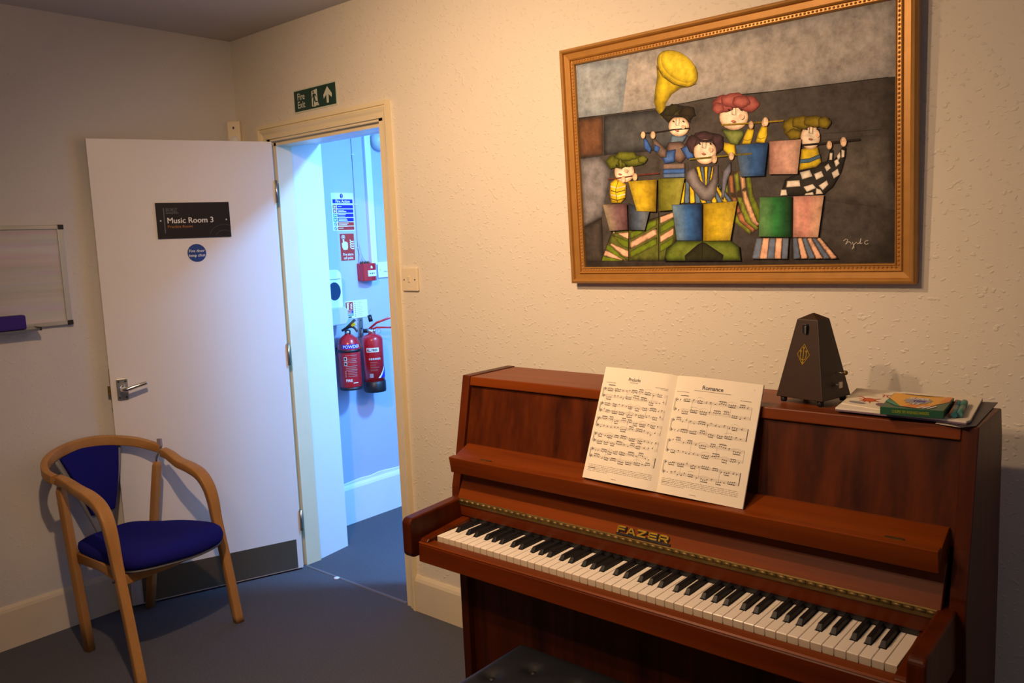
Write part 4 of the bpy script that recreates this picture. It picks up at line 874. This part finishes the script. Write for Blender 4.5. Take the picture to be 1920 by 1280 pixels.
def dist(x, y, P):
    m = 9.; n = len(P)
    for i in range(n):
        a, b_ = P[i], P[(i+1) % n]; dx, dy = b_.x-a.x, b_.y-a.y; l = dx*dx+dy*dy
        t = 0 if l < 1e-12 else max(0, min(1, ((x-a.x)*dx+(y-a.y)*dy)/l)); m = min(m, (x-a.x-t*dx)**2+(y-a.y-t*dy)**2)
    return math.sqrt(m)
def shape(L, col, edge=None, inset=.34, hi=None, raw=None):
    """painted from a darker rim to the body colour to a lighter middle"""
    P = cpx(L) if raw is None else raw
    edge = edge or tuple(c*.35 for c in col); hi = hi or tuple(min(1, c*1.18) for c in col)
    lay[0] += 1; z = CANZ+.00003*lay[0]
    xs = [p.x for p in P]; ys = [p.y for p in P]; w_, h_ = max(xs)-min(xs), max(ys)-min(ys)
    g = max(.0022, math.sqrt(w_*h_)/13)
    B_ = resample(P, g*1.1); V = [Vector((p.x, p.y)) for p in B_]; nb = len(V)
    x = min(xs)+g*.5; k = 0
    while x < max(xs):
        y = min(ys)+g*(.3+.5*(k % 2))
        while y < max(ys):
            if inside(x, y, P) and dist(x, y, P) > g*.55: V.append(Vector((x, y)))
            y += g
        x += g*.9; k += 1
    vo, _, fo = delaunay_2d_cdt(V, [(i, (i+1) % nb) for i in range(nb)], [list(range(nb))], 1, 1e-6)[:3]
    D = [dist(p.x, p.y, P) for p in vo]; R_ = min(max(D+[1e-6]), .03)*max(.25, inset*1.7)
    o_ = len(cv.v)
    for p, d in zip(vo, D):
        t = min(1, d/R_); c = Vector(edge).lerp(Vector(col), t*2) if t < .5 else Vector(col).lerp(Vector(hi), t*2-1)
        cv.v.append(TP(Vector((p.x, p.y, z)))); cols.append(tuple(c))
    k = cv.mi(mt['paint'])
    for q in fo: cv.f.append([o_+i for i in q]); cv.m.append(k); cv.sm.append(False)
def grad(L, c0, c1, c2=None, line=True):
    """four-cornered box painted as a left-to-right gradient, with a dark outline behind"""
    q = cpx(L); lay[0] += 1
    c2 = c2 or c1
    if line:
        cen = sum(q, Vector())/4; o_ = len(cv.v); z = CANZ+.00003*lay[0]
        for p in q: cv.v.append(TP(Vector((*(cen+(p-cen)*1.018).xy, z)))); cols.append((.02, .015, .01))
        cv.f.append([o_, o_+1, o_+2, o_+3]); cv.m.append(cv.mi(mt['paint'])); cv.sm.append(False); lay[0] += 1
    z = CANZ+.00003*lay[0]; n = 6; o_ = len(cv.v)
    for i in range(n+1):
        for j in range(n+1):
            p = q[0].lerp(q[1], i/n).lerp(q[3].lerp(q[2], i/n), j/n); t = i/n
            c = Vector(c0).lerp(Vector(c1), t*2) if t < .5 else Vector(c1).lerp(Vector(c2), t*2-1)
            e = min(i, j, n-i, n-j); c = c*(.62 if e == 0 else 1.0)
            cv.v.append(TP(Vector((p.x, p.y, z)))); cols.append(tuple(c))
    for i in range(n):
        for j in range(n): a = o_+i*(n+1)+j; cv.f.append([a, a+1, a+n+2, a+n+1]); cv.m.append(cv.mi(mt['paint'])); cv.sm.append(False)
def line(L, w, col):
    P = cpx(L); lay[0] += 1; z = CANZ+.00003*lay[0]; n = len(P); o_ = len(cv.v)
    for i, p in enumerate(P):
        d = (P[min(i+1, n-1)]-P[max(i-1, 0)]).normalized(); q = Vector((-d.y, d.x, 0))*w/2
        for s in (-1, 1): r = p+q*s; cv.v.append(TP(Vector((r.x, r.y, z)))); cols.append(col)
    for i in range(n-1): cv.f.append([o_+2*i, o_+2*i+1, o_+2*i+3, o_+2*i+2]); cv.m.append(cv.mi(mt['paint'])); cv.sm.append(False)
def R(x0, y0, x1, y1): return [Vector((x0, y0, 0)), Vector((x1, y0, 0)), Vector((x1, y1, 0)), Vector((x0, y1, 0))]
e_ = .047
full = R(e_, e_, FWD_-e_, FHT-e_)
DK = (.030, .024, .020)
shape(None, (.052, .046, .042), DK, .5, (.068, .060, .055), raw=full)
def clampx(P): return [Vector((min(max(p.x, e_), FWD_-e_), min(max(p.y, e_), FHT-e_), 0)) for p in P]
def bg(L, col, edge, hi, ins=.5): shape(None, col, edge, ins, hi, raw=clampx(cpx(L)))
bg(A((60, 200), (60, 530), (450, 482), (720, 430), (948, 408))+B((605, 330), (760, 310), (760, -90), (300, -60)), (.33, .325, .32), (.25, .245, .24), (.38, .355, .33), .8)
bg(A((60, 240), (60, 530), (300, 500), (330, 260)), (.26, .31, .36), (.20, .235, .27), (.30, .34, .37), .6)
bg(A((60, 535), (215, 515), (215, 690), (60, 705)), (.115, .055, .030), (.035, .025, .02), (.15, .07, .035))
bg(A((218, 515), (470, 485), (600, 470), (560, 660), (218, 690)), (.050, .055, .062), (.02, .02, .022), (.075, .08, .085))
bg(A((60, 712), (200, 695), (250, 760), (210, 960), (60, 1010)), (.19, .185, .20), (.07, .07, .08), (.22, .215, .235))
bg(A((60, 1015), (210, 965), (220, 1165), (60, 1165)), (.050, .042, .036), (.022, .018, .016), (.065, .055, .05))
bg(B((300, 600), (606, 570), (640, 900), (330, 860)), (.085, .074, .064), (.050, .044, .039), (.11, .095, .082), .8)
line(A((60, 532), (450, 482), (720, 430), (948, 408)), .002, (.015, .012, .01)); line(B((0, 405), (330, 365), (606, 331)), .002, (.02, .018, .01))
line(B((330, 572), (606, 552)), .0014, (.03, .035, .02)); line(A((60, 708), (230, 690)), .0012, (.03, .03, .03))
SK, SKE = (.86, .72, .53), (.45, .27, .15); YL, YE = (.68, .50, .02), (.20, .13, .01); BLK = (.012, .010, .009)
# horn
shape(A((478, 525), (452, 490), (442, 455), (446, 400), (456, 340), (452, 290), (560, 330), (610, 385), (560, 392), (520, 420), (494, 460), (487, 515)), (.50, .38, .015), (.14, .10, .01), .5, (.62, .48, .02))
shape(ell('A', 546, 305, 104, 68, 38), (.60, .45, .02), (.12, .085, .01), .3, (.70, .56, .03)); shape(ell('A', 552, 296, 92, 56, 38), (.68, .53, .025), (.40, .30, .02), .4, (.76, .62, .04))
line(A((458, 300), (480, 340), (530, 375), (590, 388), (632, 372)), .0022, (.10, .07, .01)); pass
# skirts behind
G1, P1, PE = (.13, .20, .012), (.72, .42, .28), (.06, .04, .02)
sk_ = [((255, 1025), (530, 940), (545, 1060), (500, 1160), (205, 1160))]
shape(A(*sk_[0]), (.10, .12, .02), BLK, .2)
for k in range(5):
    t0, t1 = k/5+.02, k/5+.12
    pl = lambda t, s: (330-(55+75*s)*1.0*(1), 1020+140*s)
for k in range(6):      # chevrons meeting on the centre line
    y = 1030+k*42; c = P1 if k % 2 == 0 else G1
    if y < 1160:
        shape(A((330, y), (330, min(1160, y+34)), (300-22*0, min(1160, y+20)), (262-10*k*.8, max(1026, y-28)), (255-8*k, max(1026, y-52)+12)), c, PE, .3)
    shape(A((334, y+2), (334, min(1160, y+36)), (456, y-28), (456, y-62)), P1 if k % 2 else G1, PE, .3) if y < 1150 else None
    shape(A((468, y-66), (468, y-34), (540-k*6, y-70), (532, max(940, y-104))), P1 if k % 2 == 0 else G1, PE, .3) if y < 1180 else None
for k in range(3): shape(A((236-10*k, 1080+28*k), (226-9*k, 1108+26*k), (300, 1160), (322-8*k, 1156)), (G1, P1, G1)[k], PE, .3)
line(A((330, 905), (330, 1160)), .0028, BLK); line(A((463, 795), (463, 1160)), .0028, BLK)
# red-haired flute player
for k, c in enumerate(((.20, .26, .02), (.42, .17, .08), (.22, .28, .03), (.66, .40, .22), (.14, .20, .015))):
    d = 26*k-40
    shape(A((780+d, 760), (806+d, 760), (815+d*1.05, 860), (845+d*1.1, 940), (905+d*.5, 1010), (890+d*.5, 1045-10*k), (835+d*1.0, 985), (800+d, 890)), c, PE, .4)
shape(A((738, 630), (800, 640), (806, 690), (775, 690), (735, 650)), YL, YE, .4)
shape(A((742, 575), (838, 578), (842, 600), (815, 645), (780, 640)), (.16, .21, .045), (.03, .04, .01), .4, (.24, .29, .08))
for t in (((832, 640), (842, 605), (858, 572), (888, 574), (880, 612), (870, 640)), ((893, 632), (905, 590), (920, 558), (946, 562), (946, 600), (934, 636))):
    shape(A(*t), YL, YE, .4, (.74, .56, .03)); line(A((t[0][0]+6, t[0][1]-22), (t[0][0]+24, t[0][1]-14), (t[0][0]+42, t[0][1]-22)), .0016, YE)
shape(ell('A', 797, 520, 64, 58, 0), SK, SKE, .35, (.92, .80, .62))
for c in ((752, 462, 48, 40), (800, 446, 62, 34), (862, 462, 48, 36), (728, 480, 26, 26), (830, 452, 40, 28)): shape(ell('A', *c, 0, 20, .06), (.30, .075, .065), (.13, .03, .03), .4, (.40, .12, .10))
# blue flute player
shape(ell('A', 545, 508, 70, 44, 0, 20, .08), (.030, .024, .012), BLK, .4, (.05, .045, .015)); shape(ell('A', 520, 490, 40, 22, -30, 16, .1), (.028, .026, .010), BLK, .4); shape(ell('A', 590, 500, 36, 30, 0, 16, .1), (.03, .022, .012), BLK, .4)
shape(A((520, 600), (592, 600), (572, 632), (540, 640), (505, 662)), (.10, .17, .27), (.02, .03, .05), .4, (.16, .24, .34))
shape(A((505, 632), (560, 628), (580, 640), (585, 700), (560, 728), (510, 700), (497, 660)), (.16, .10, .08), (.03, .02, .02), .4, (.24, .17, .14))
shape(A((500, 670), (540, 662), (535, 720), (490, 728), (478, 700)), (.04, .10, .34), (.01, .02, .07), .4, (.07, .17, .48)); shape(A((560, 660), (600, 640), (622, 700), (590, 708)), (.04, .10, .34), (.01, .02, .07), .4, (.07, .17, .48))
shape(A((395, 612), (410, 618), (432, 660), (425, 682), (400, 660)), (.04, .11, .38), (.01, .02, .07), .4); shape(A((434, 612), (452, 620), (500, 665), (498, 700), (470, 700), (440, 665)), (.14, .09, .075), (.02, .02, .02), .4, (.20, .15, .13)); shape(A((446, 640), (470, 655), (462, 680), (442, 668)), (.04, .11, .38), (.01, .02, .07), .4)
for y0, y1, c in ((728, 752, (.20, .15, .13)), (752, 772, (.05, .13, .40)), (772, 790, (.10, .16, .30))): shape(A((482, y0), (580, y0-4), (580, y1-2), (484, y1)), c, tuple(q*.2 for q in c), .4)
shape(ell('A', 553, 562, 46, 44), SK, SKE, .35, (.92, .80, .62)); shape(A((506, 548), (520, 512), (600, 512), (604, 548), (575, 522), (530, 522)), (.028, .022, .012), BLK, .3)
line(A((380, 592), (440, 590), (522, 577), (602, 570)), .0042, (.02, .015, .012))
# centre front flute player
for k in range(10): shape(A((552+25*k, 905), (568+16*k, 770+abs(k-5)*9), (584+16*k, 770+abs(k-4)*9), (576+25*k, 902)), (YL, (.10, .16, .24))[k % 2], BLK, .3)
for k in range(5): shape(A((630+18*k, 740), (646+18*k, 740), (662+8*k, 822-abs(k-2)*4), (654+8*k, 822)), (YL, (.10, .14, .20))[k % 2], BLK, .3)
shape(A((598, 752), (622, 742), (650, 800), (676, 828), (700, 790), (708, 732), (728, 732), (728, 800), (718, 868), (695, 895), (655, 890), (612, 840), (585, 800), (586, 765)), (.17, .155, .17), (.05, .035, .03), .5, (.27, .25, .26))
shape(A((765, 740), (785, 715), (786, 760), (770, 800), (752, 890), (742, 880), (745, 800), (750, 760)), (.14, .15, .20), (.03, .03, .035), .4, (.20, .21, .28))
for c in ((670, 618, 72, 34), (620, 640, 34, 40), (722, 636, 32, 44), (670, 606, 40, 20)): shape(ell('A', *c, 0, 20, .08), (.055, .028, .035), (.015, .010, .010), .4, (.08, .04, .05))
shape(ell('A', 670, 674, 50, 56), SK, SKE, .35, (.92, .80, .62)); shape(A((620, 655), (632, 622), (665, 620), (705, 622), (722, 655), (700, 634), (650, 632)), (.055, .028, .035), BLK, .3)
line(A((600, 708), (700, 698), (800, 688), (880, 682)), .0046, (.16, .13, .01)); line(A((602, 711), (700, 702), (800, 692), (876, 686)), .0014, (.03, .02, .01))
# green-haired flute player
shape(A((250, 812), (272, 795), (300, 800), (320, 820), (316, 880), (296, 902), (255, 902), (246, 860)), YL, YE, .3)
for k in range(4): line(A((252, 828+18*k), (280, 836+18*k), (316, 826+18*k)), .0028, (.78, .70, .52) if k % 2 == 0 else (.10, .07, .01))
line(A((285, 800), (272, 850), (282, 900)), .002, (.12, .08, .01))
shape(ell('A', 312, 764, 44, 47), SK, SKE, .35, (.92, .80, .62))
for c in ((300, 716, 58, 32), (262, 720, 30, 30), (350, 712, 52, 28), (320, 694, 50, 22), (392, 708, 22, 18)): shape(ell('A', *c, 0, 20, .08), (.10, .115, .012), (.03, .035, .006), .4, (.16, .18, .02))
line(A((240, 797), (310, 788), (380, 777), (468, 769)), .0042, (.13, .035, .022))
# right flute player (checked sleeves)
body = B((165, 770), (225, 735), (310, 700), (345, 690), (358, 640), (372, 642), (372, 690), (400, 650), (412, 628), (428, 632), (425, 670), (405, 740), (370, 800), (330, 832), (170, 838), (145, 838))
shape(body, (.018, .016, .014), BLK, .2, (.03, .028, .025)); WQ = (.68, .62, .52); WE = (.40, .35, .28)
for P in (((175, 775), (228, 772), (232, 798), (172, 802)), ((230, 738), (272, 728), (284, 755), (240, 768)), ((290, 745), (322, 732), (332, 755), (300, 770)), ((245, 800), (285, 788), (300, 805), (260, 822)), ((310, 795), (345, 772), (352, 790), (328, 815)), ((335, 715), (352, 700), (362, 720), (345, 735)), ((366, 740), (392, 722), (400, 748), (375, 765)), ((358, 655), (370, 655), (368, 685), (356, 685)), ((388, 668), (402, 650), (404, 672), (394, 690)), ((408, 640), (422, 645), (420, 672), (408, 676)), ((376, 690), (392, 680), (400, 700), (384, 715)), ((150, 812), (172, 812), (176, 836), (146, 838)), ((300, 806), (318, 812), (330, 830), (298, 832)), ((255, 828), (285, 822), (290, 834), (250, 836))): shape(B(*P), WQ, WE, .3)
shape(B((236, 640), (262, 632), (306, 630), (322, 694), (300, 715), (262, 722), (226, 730)), YL, YE, .35, (.70, .52, .03)); shape(B((230, 682), (270, 678), (316, 660), (320, 676), (272, 696), (228, 700)), (.06, .13, .22), (.02, .03, .04), .3)
shape(ell('B', 275, 588, 42, 52), SK, SKE, .35, (.92, .80, .62))
for c in ((198, 545, 42, 42), (240, 525, 45, 30), (290, 520, 45, 26), (335, 525, 28, 26), (205, 575, 32, 24)): shape(ell('B', *c, 0, 20, .07), (.17, .125, .008), (.05, .035, .004), .4, (.25, .19, .012))
line(B((240, 622), (340, 614), (420, 604), (488, 597)), .0055, (.02, .014, .012))
# flute of the red-haired player, over the dark ground
line(A((745, 555), (860, 548), (948, 541))+B((20, 528), (160, 517)), .0042, (.30, .20, .015))
# hands
for t, x, y, r in (('A', 396, 600, 13), ('A', 440, 600, 14), ('A', 712, 706, 16), ('A', 788, 693, 15), ('A', 308, 797, 13), ('A', 360, 786, 14), ('A', 876, 556, 14), ('A', 934, 546, 14), ('B', 22, 534, 13), ('B', 84, 522, 16), ('B', 357, 622, 15), ('B', 418, 608, 17)):
    shape(ell(t, x, y, r*.8, r*1.25, 0, 12), (.72, .52, .34), SKE, .4)
    for k in range(3): line([(t, x-r*.5+r*.42*k, y-r*1.0), (t, x-r*.5+r*.42*k, y+r*.1)], .0009, (.25, .14, .08))
# faces
for t, cx_, cy_, s in (('A', 553, 555, 1.), ('A', 805, 508, 1.25), ('A', 672, 656, 1.1), ('A', 300, 750, .95), ('B', 283, 570, 1.05)):
    line([(t, cx_-10*s, cy_-28*s), (t, cx_-12*s, cy_), (t, cx_+2*s, cy_+2*s), (t, cx_+4*s, cy_-30*s)], .0012, (.06, .035, .02))
    for d in (-22, 22): shape(ell(t, cx_+d*s, cy_-16*s, 3.6*s, 3.6*s, 0, 8), (.03, .02, .02), BLK, .3)
    shape(ell(t, cx_-6*s, cy_+25*s, 8*s, 4*s, 0, 10), (.50, .17, .11), (.3, .08, .05), .3); shape(ell(t, cx_+22*s, cy_+8*s, 10*s, 10*s, 0, 12), (.78, .46, .30), SK, .5)
# skirts in front, boxes held before the players
shape(A((548, 1066), (785, 1066), (825, 1095), (832, 1158), (490, 1160), (500, 1105)), (.09, .14, .012), BLK, .35, (.16, .22, .03))
shape(A((660, 1075), (678, 1080), (755, 1132), (750, 1158), (585, 1158), (582, 1135), (640, 1085)), (.028, .030, .012), BLK, .4); line(A((660, 905), (660, 1158)), .002, BLK)
for k in range(5):
    c = ((.13, .17, .25), P1)[k % 2]; x0 = 45+28*k; shape(B((x0, 1018), (x0+28, 1018), (x0+22-4*k*0, 1108), (x0-20+4*k, 1108)), c, PE, .3)
for k in range(6):
    c = ((.11, .15, .23), P1)[k % 2]; x0 = 200+20*k; shape(B((x0, 1018), (x0+20, 1017), (205+32*k+30, 1106), (205+32*k, 1108)), c, PE, .3)
grad(A((218, 908), (325, 905), (330, 1020), (250, 1025)), (.36, .30, .20), (.22, .13, .14), (.12, .05, .06)); grad(A((333, 902), (425, 940), (405, 1022), (334, 1020)), (.03, .03, .04), (.07, .10, .16), (.20, .24, .30))
grad(A((332, 806), (459, 797), (455, 940), (370, 937)), (.66, .50, .03), (.62, .44, .02), (.22, .15, .01)); grad(A((466, 793), (582, 790), (555, 930), (468, 937)), (.12, .12, .01), (.24, .25, .03), (.36, .35, .06))
grad(A((526, 910), (657, 906), (659, 1068), (548, 1066)), (.20, .33, .46), (.04, .14, .40), (.012, .03, .10)); grad(A((666, 905), (815, 893), (785, 1067), (665, 1069)), (.36, .24, .01), (.62, .46, .02), (.60, .45, .05))
grad(A((810, 645), (953, 634))+B((80, 752),)+A((831, 785),), (.11, .17, .26), (.04, .12, .34), (.015, .05, .16)); line(A((810, 688), (882, 682)), .0046, (.17, .14, .015)); grad(B((102, 606), (238, 597), (222, 745), (101, 746)), (.40, .20, .16), (.68, .40, .32), (.62, .38, .28))
grad(B((60, 845), (195, 843), (195, 1015), (57, 1012)), (.16, .34, .12), (.03, .20, .05), (.008, .035, .015)); grad(B((205, 841), (335, 836), (310, 1016), (203, 1015)), (.70, .36, .28), (.66, .30, .24), (.72, .46, .30))
line(B((199, 840), (199, 1108)), .0022, BLK)
# the painter's scrawl
sg_ = [(418, 1032), (430, 1022), (438, 1026), (428, 1046), (440, 1034), (448, 1036), (452, 1046), (458, 1036), (464, 1060), (456, 1066), (466, 1044), (474, 1036), (480, 1044), (488, 1038), (494, 1020), (490, 1044), (500, 1040)]
line(B(*sg_), .0012, (.62, .58, .50)); line(B((524, 1030), (512, 1032), (508, 1040), (516, 1046), (526, 1042)), .0012, (.62, .58, .50))
cv.build('canvas', pt_, cols=cols, fix=False)
b = MB(); b.box((.02, .02, -.033), (FWD_-.02, FHT-.02, -.0215), mt['metro'], TP); b.build('backing', pt_)
# ================================================================== ARMCHAIR
ch = thing('armchair', 'beech bentwood armchair with blue upholstered seat and back by the open door', 'chair', (.42, -.80, 0))
Lr, Lp, Lb = Vector((.292, -1.003, 0)), Vector((.250, -1.030, .655)), Vector((.735, -1.010, 0))
Rr, Rp, Rb = Vector((.098, -.668, 0)), Vector((.192, -.622, .650)), Vector((.552, -.517, 0))
sec = (.030, .036)
for r_, p_ in ((Lr, Lp), (Rr, Rp)):
    P = [r_.lerp(p_, t) for t in (0, .2, .4, .6, .8, .97, 1)]
    b = MB(); b.tube(P, 0, mt['beech'], 12, sec=[(.030, .032)]*5+[(.028, .030), (.020, .020)], upv=(1, .3, 0)); b.build('rear_leg', ch)
armL = [(.248, -1.036, .684), (.300, -1.026, .676), (.380, -1.016, .656), (.455, -1.006, .640), (.520, -1.000, .612), (.560, -.998, .565), (.584, -.998, .500), (.604, -.999, .420), (.662, -1.003, .235), tuple(Lb)]
armR = [(.216, -.604, .690), (.255, -.597, .680), (.315, -.588, .655), (.375, -.575, .640), (.430, -.561, .615), (.466, -.552, .570), (.483, -.546, .510), (.492, -.542, .430), (.522, -.530, .235), tuple(Rb)]
for A_ in (armL, armR):
    P = smooth_path(A_, 6); K = len(P)
    b = MB(); b.tube(P, 0, mt['beech'], 12, sec=[(.034, .034+.012*math.sin(PI*min(1, max(0, (i/K-.08)/.75)))) for i in range(K)], upv=(.05, 1, 0)); b.build('arm_leg', ch)
rail = [(.262, -1.052, .690), (.205, -1.058, .703), (.150, -1.040, .722), (.105, -.995, .742), (.078, -.930, .756), (.068, -.860, .762), (.070, -.790, .760), (.088, -.722, .748), (.118, -.668, .734), (.155, -.627, .715), (.190, -.602, .700)]
P = smooth_path(rail, 6); K = len(P)
b = MB(); b.tube(P, 0, mt['beechh'], 12, sec=[(.026, .034+.008*math.sin(PI*i/K)) for i in range(K)], upv=(0, 0, 1)); b.build('back_rail', ch)
for (p_, a_, e_) in ((Lp, Vector(armL[0]), Vector(rail[0])), (Rp, Vector(armR[0]), Vector(rail[-1]))):
    b = MB(); top = (a_+e_)/2
    b.tube(smooth_path([p_-Vector((0, 0, .01)), p_+Vector((0, 0, .014)), p_.lerp(top, .75)+Vector((0, 0, .012)), top+Vector((.006, 0, .002)), a_], 5), .006, mt['chrome'], 10)
    b.tube([top-Vector((.004, 0, 0)), e_], .0065, mt['chrome'], 10); b.build('connector', ch)
b = MB(); b.box((-.010, -.005, -.008), (.010, .005, .022), mt['sil'], Matrix.Translation(Vector(rail[-1])+Vector((.004, -.003, .022))) @ Matrix.Rotation(.3, 4, 'Z')); b.build('rail_tag', ch)
# backrest: grey shell with a blue pad, narrowing to the seat
def surf(s, t):  # s across 0..1 (left to right), t 0 top .. 1 bottom
    tl, tr = Vector((.110, -.985, .722)), Vector((.082, -.722, .726)); bl_, br = Vector((.150, -.888, .455)), Vector((.128, -.798, .452))
    p = tl.lerp(tr, s).lerp(bl_.lerp(br, s), t); w = max(0., 1-t)
    return p+Vector((-.032*math.sin(PI*s)*w**.7, 0, .022*math.sin(PI*s)*w))+Vector((.018*math.sin(PI*t), 0, 0))
nx = Vector((.93, .30, .18)).normalized()
def slab(name, m, s0, s1, t0, t1, d0, d1, par):
    b = MB(); n, k = 14, 12; v = []
    for lay in (d1, d0):
        for i in range(n+1):
            for j in range(k+1): v.append(surf(s0+(s1-s0)*i/n, t0+(t1-t0)*j/k)+nx*lay)
    o_ = (n+1)*(k+1); F = []
    for i in range(n):
        for j in range(k):
            a, c = i*(k+1)+j, (i+1)*(k+1)+j; F += [(a, a+1, c+1, c), (o_+a, o_+c, o_+c+1, o_+a+1)]
    ring = [i*(k+1) for i in range(n+1)]+[n*(k+1)+j for j in range(1, k+1)]+[i*(k+1)+k for i in range(n-1, -1, -1)]+[j for j in range(k-1, 0, -1)]
    for q in range(len(ring)):
        a, c = ring[q], ring[(q+1) % len(ring)]; F.append((a, c, o_+c, o_+a))
    b.add(v, F, m, True); return b.build(name, par, bevel=.003)
sh = slab('back_shell', mt['shell'], -.02, 1.02, 0, 1.22, -.012, 0, ch); slab('back_pad', mt['fabric'], .05, .95, .0, .90, .0008, .016, ch)
# seat: rounded cushion with a dipped rear edge on a thin grey shell and beech rails
S0 = [(.235, -.985), (.300, -1.000), (.470, -.985), (.560, -.985), (.622, -.975), (.655, -.945), (.664, -.880), (.650, -.770), (.628, -.660), (.606, -.595), (.570, -.562), (.510, -.556), (.420, -.572), (.320, -.610), (.230, -.672), (.170, -.740), (.160, -.82), (.185, -.92)]
P = smooth_path([Vector((x, y, 0)) for x, y in S0+[S0[0]]], 3)[:-1]; cx_, cy_ = .42, -.79
fwd = Vector((.93, .30, 0)).normalized()
def sz(x, y):
    d = (Vector((x-cx_, y-cy_, 0))).dot(fwd); l = (x-cx_)*-fwd.y+(y-cy_)*fwd.x
    return .432+.010*d/.2+.026*max(0, (-d-.10)/.15)**1.5-.016*math.exp(-(l/.12)**2)*(1 if d < .1 else .55)-(.05*max(0, (d-.16)/.09)**2)*.6
b = MB(); v = []; rings = [(.0, 0), (.30, 0), (.60, 0), (.82, -.002), (.93, -.008), (.985, -.018), (1.0, -.032), (.985, -.046), (.95, -.052)]
NP = len(P)
for s, dz in rings[1:]:
    for p in P:
        x, y = cx_+(p.x-cx_)*s, cy_+(p.y-cy_)*s; v.append((x, y, sz(x, y)+dz))
v.append((cx_, cy_, sz(cx_, cy_))); v.append((cx_, cy_, sz(cx_, cy_)-.052)); R_ = len(rings)-1
F = [(i*NP+k, i*NP+(k+1) % NP, (i+1)*NP+(k+1) % NP, (i+1)*NP+k) for i in range(R_-1) for k in range(NP)]
F += [(k, R_*NP, (k+1) % NP) for k in range(NP)]+[((R_-1)*NP+k, (R_-1)*NP+(k+1) % NP, R_*NP+1) for k in range(NP)]
b.add(v, F, mt['fabric'], True); b.build('seat_cushion', ch)
b = MB(); v = []
for dz in (-.0525, -.0605):
    for p in P:
        x, y = cx_+(p.x-cx_)*.965, cy_+(p.y-cy_)*.965; v.append((x, y, sz(x, y)+dz))
F = [(k, (k+1) % NP, NP+(k+1) % NP, NP+k) for k in range(NP)]+[tuple(range(NP)), tuple(range(2*NP-1, NP-1, -1))]
b.add(v, F, mt['shell'], True); b.build('seat_shell', ch)
b = MB(); b.tube([(.268, -1.000, .372), (.42, -.978, .366), (.600, -.985, .362)], 0, mt['beechh'], 12, sec=(.022, .040), upv=(0, 0, 1)); b.build('side_rail', ch)
b = MB(); b.tube([(.160, -.645, .372), (.33, -.590, .366), (.492, -.548, .362)], 0, mt['beechh'], 12, sec=(.022, .040), upv=(0, 0, 1)); b.build('side_rail', ch)
b = MB(); b.tube([(.598, -.985, .352), (.57, -.77, .352), (.498, -.552, .352)], 0, mt['beechh'], 12, sec=(.024, .040), upv=(0, 0, 1)); b.build('cross_rail', ch)
for p in ((.272, -1.0205, .385), (.618, -1.0215, .365)):
    b = MB(); b.ball(p, .006, mt['ink'], 10); b.build('bolt', ch)
# ================================================================== LIGHT
def lamp(name, kind, loc, energy, color, aim=None, **kw):
    l = bpy.data.lights.new(name, kind); l.energy = energy; l.color = color
    for k, v_ in kw.items(): setattr(l, k, v_)
    o = bpy.data.objects.new(name, l); COL.objects.link(o); o.location = loc
    if aim is not None: o.rotation_euler = (Vector(aim)-Vector(loc)).to_track_quat('-Z', 'Y').to_euler()
    return o
WARM = (1.0, .655, .385)
AIM = (1.57, -.36, 1.23)
lamp('ceiling_spot', 'SPOT', (2.00, -1.50, 2.43), 124, WARM, AIM, spot_size=math.radians(124), spot_blend=1., shadow_soft_size=.03)
lamp('ceiling_spot', 'SPOT', (2.27, -2.20, 2.34), 44, WARM, (2.2, 0, 1.5), spot_size=math.radians(96), spot_blend=1., shadow_soft_size=.03)
lamp('ceiling_spot', 'SPOT', (2.54, -2.43, 2.34), 44, WARM, (2.2, 0, 1.5), spot_size=math.radians(96), spot_blend=1., shadow_soft_size=.03)
lamp('warm_fill', 'POINT', (2.25, -1.95, 2.36), 5, (1., .64, .36), shadow_soft_size=.06)  # added warm fill that lifts the room's ambient light, not a real bulb
lamp('corridor_light', 'AREA', (1.66, .80, 2.47), 118, (.15, .45, 1.0), (1.66, .80, 0), shape='RECTANGLE', size=.25, size_y=.18)
lamp('cool_fill', 'AREA', (4.6, -3.0, 1.6), 4, (.62, .70, 1.0), (.5, -1.2, 1.0), shape='RECTANGLE', size=.9, size_y=1.0)  # added cool fill from the near right corner; there is no window
w = bpy.data.worlds.new('world'); SC.world = w; w.use_nodes = True
w.node_tree.nodes['Background'].inputs[0].default_value = (.5, .6, 1, 1); w.node_tree.nodes['Background'].inputs[1].default_value = .01
vs = SC.view_settings; SC.display_settings.display_device = 'sRGB'
vs.view_transform = 'Standard'; vs.look = 'None'; vs.exposure = 0.; vs.gamma = 1.; vs.use_curve_mapping = False
for o in SC.objects:
    if '_o' in o: del o['_o']
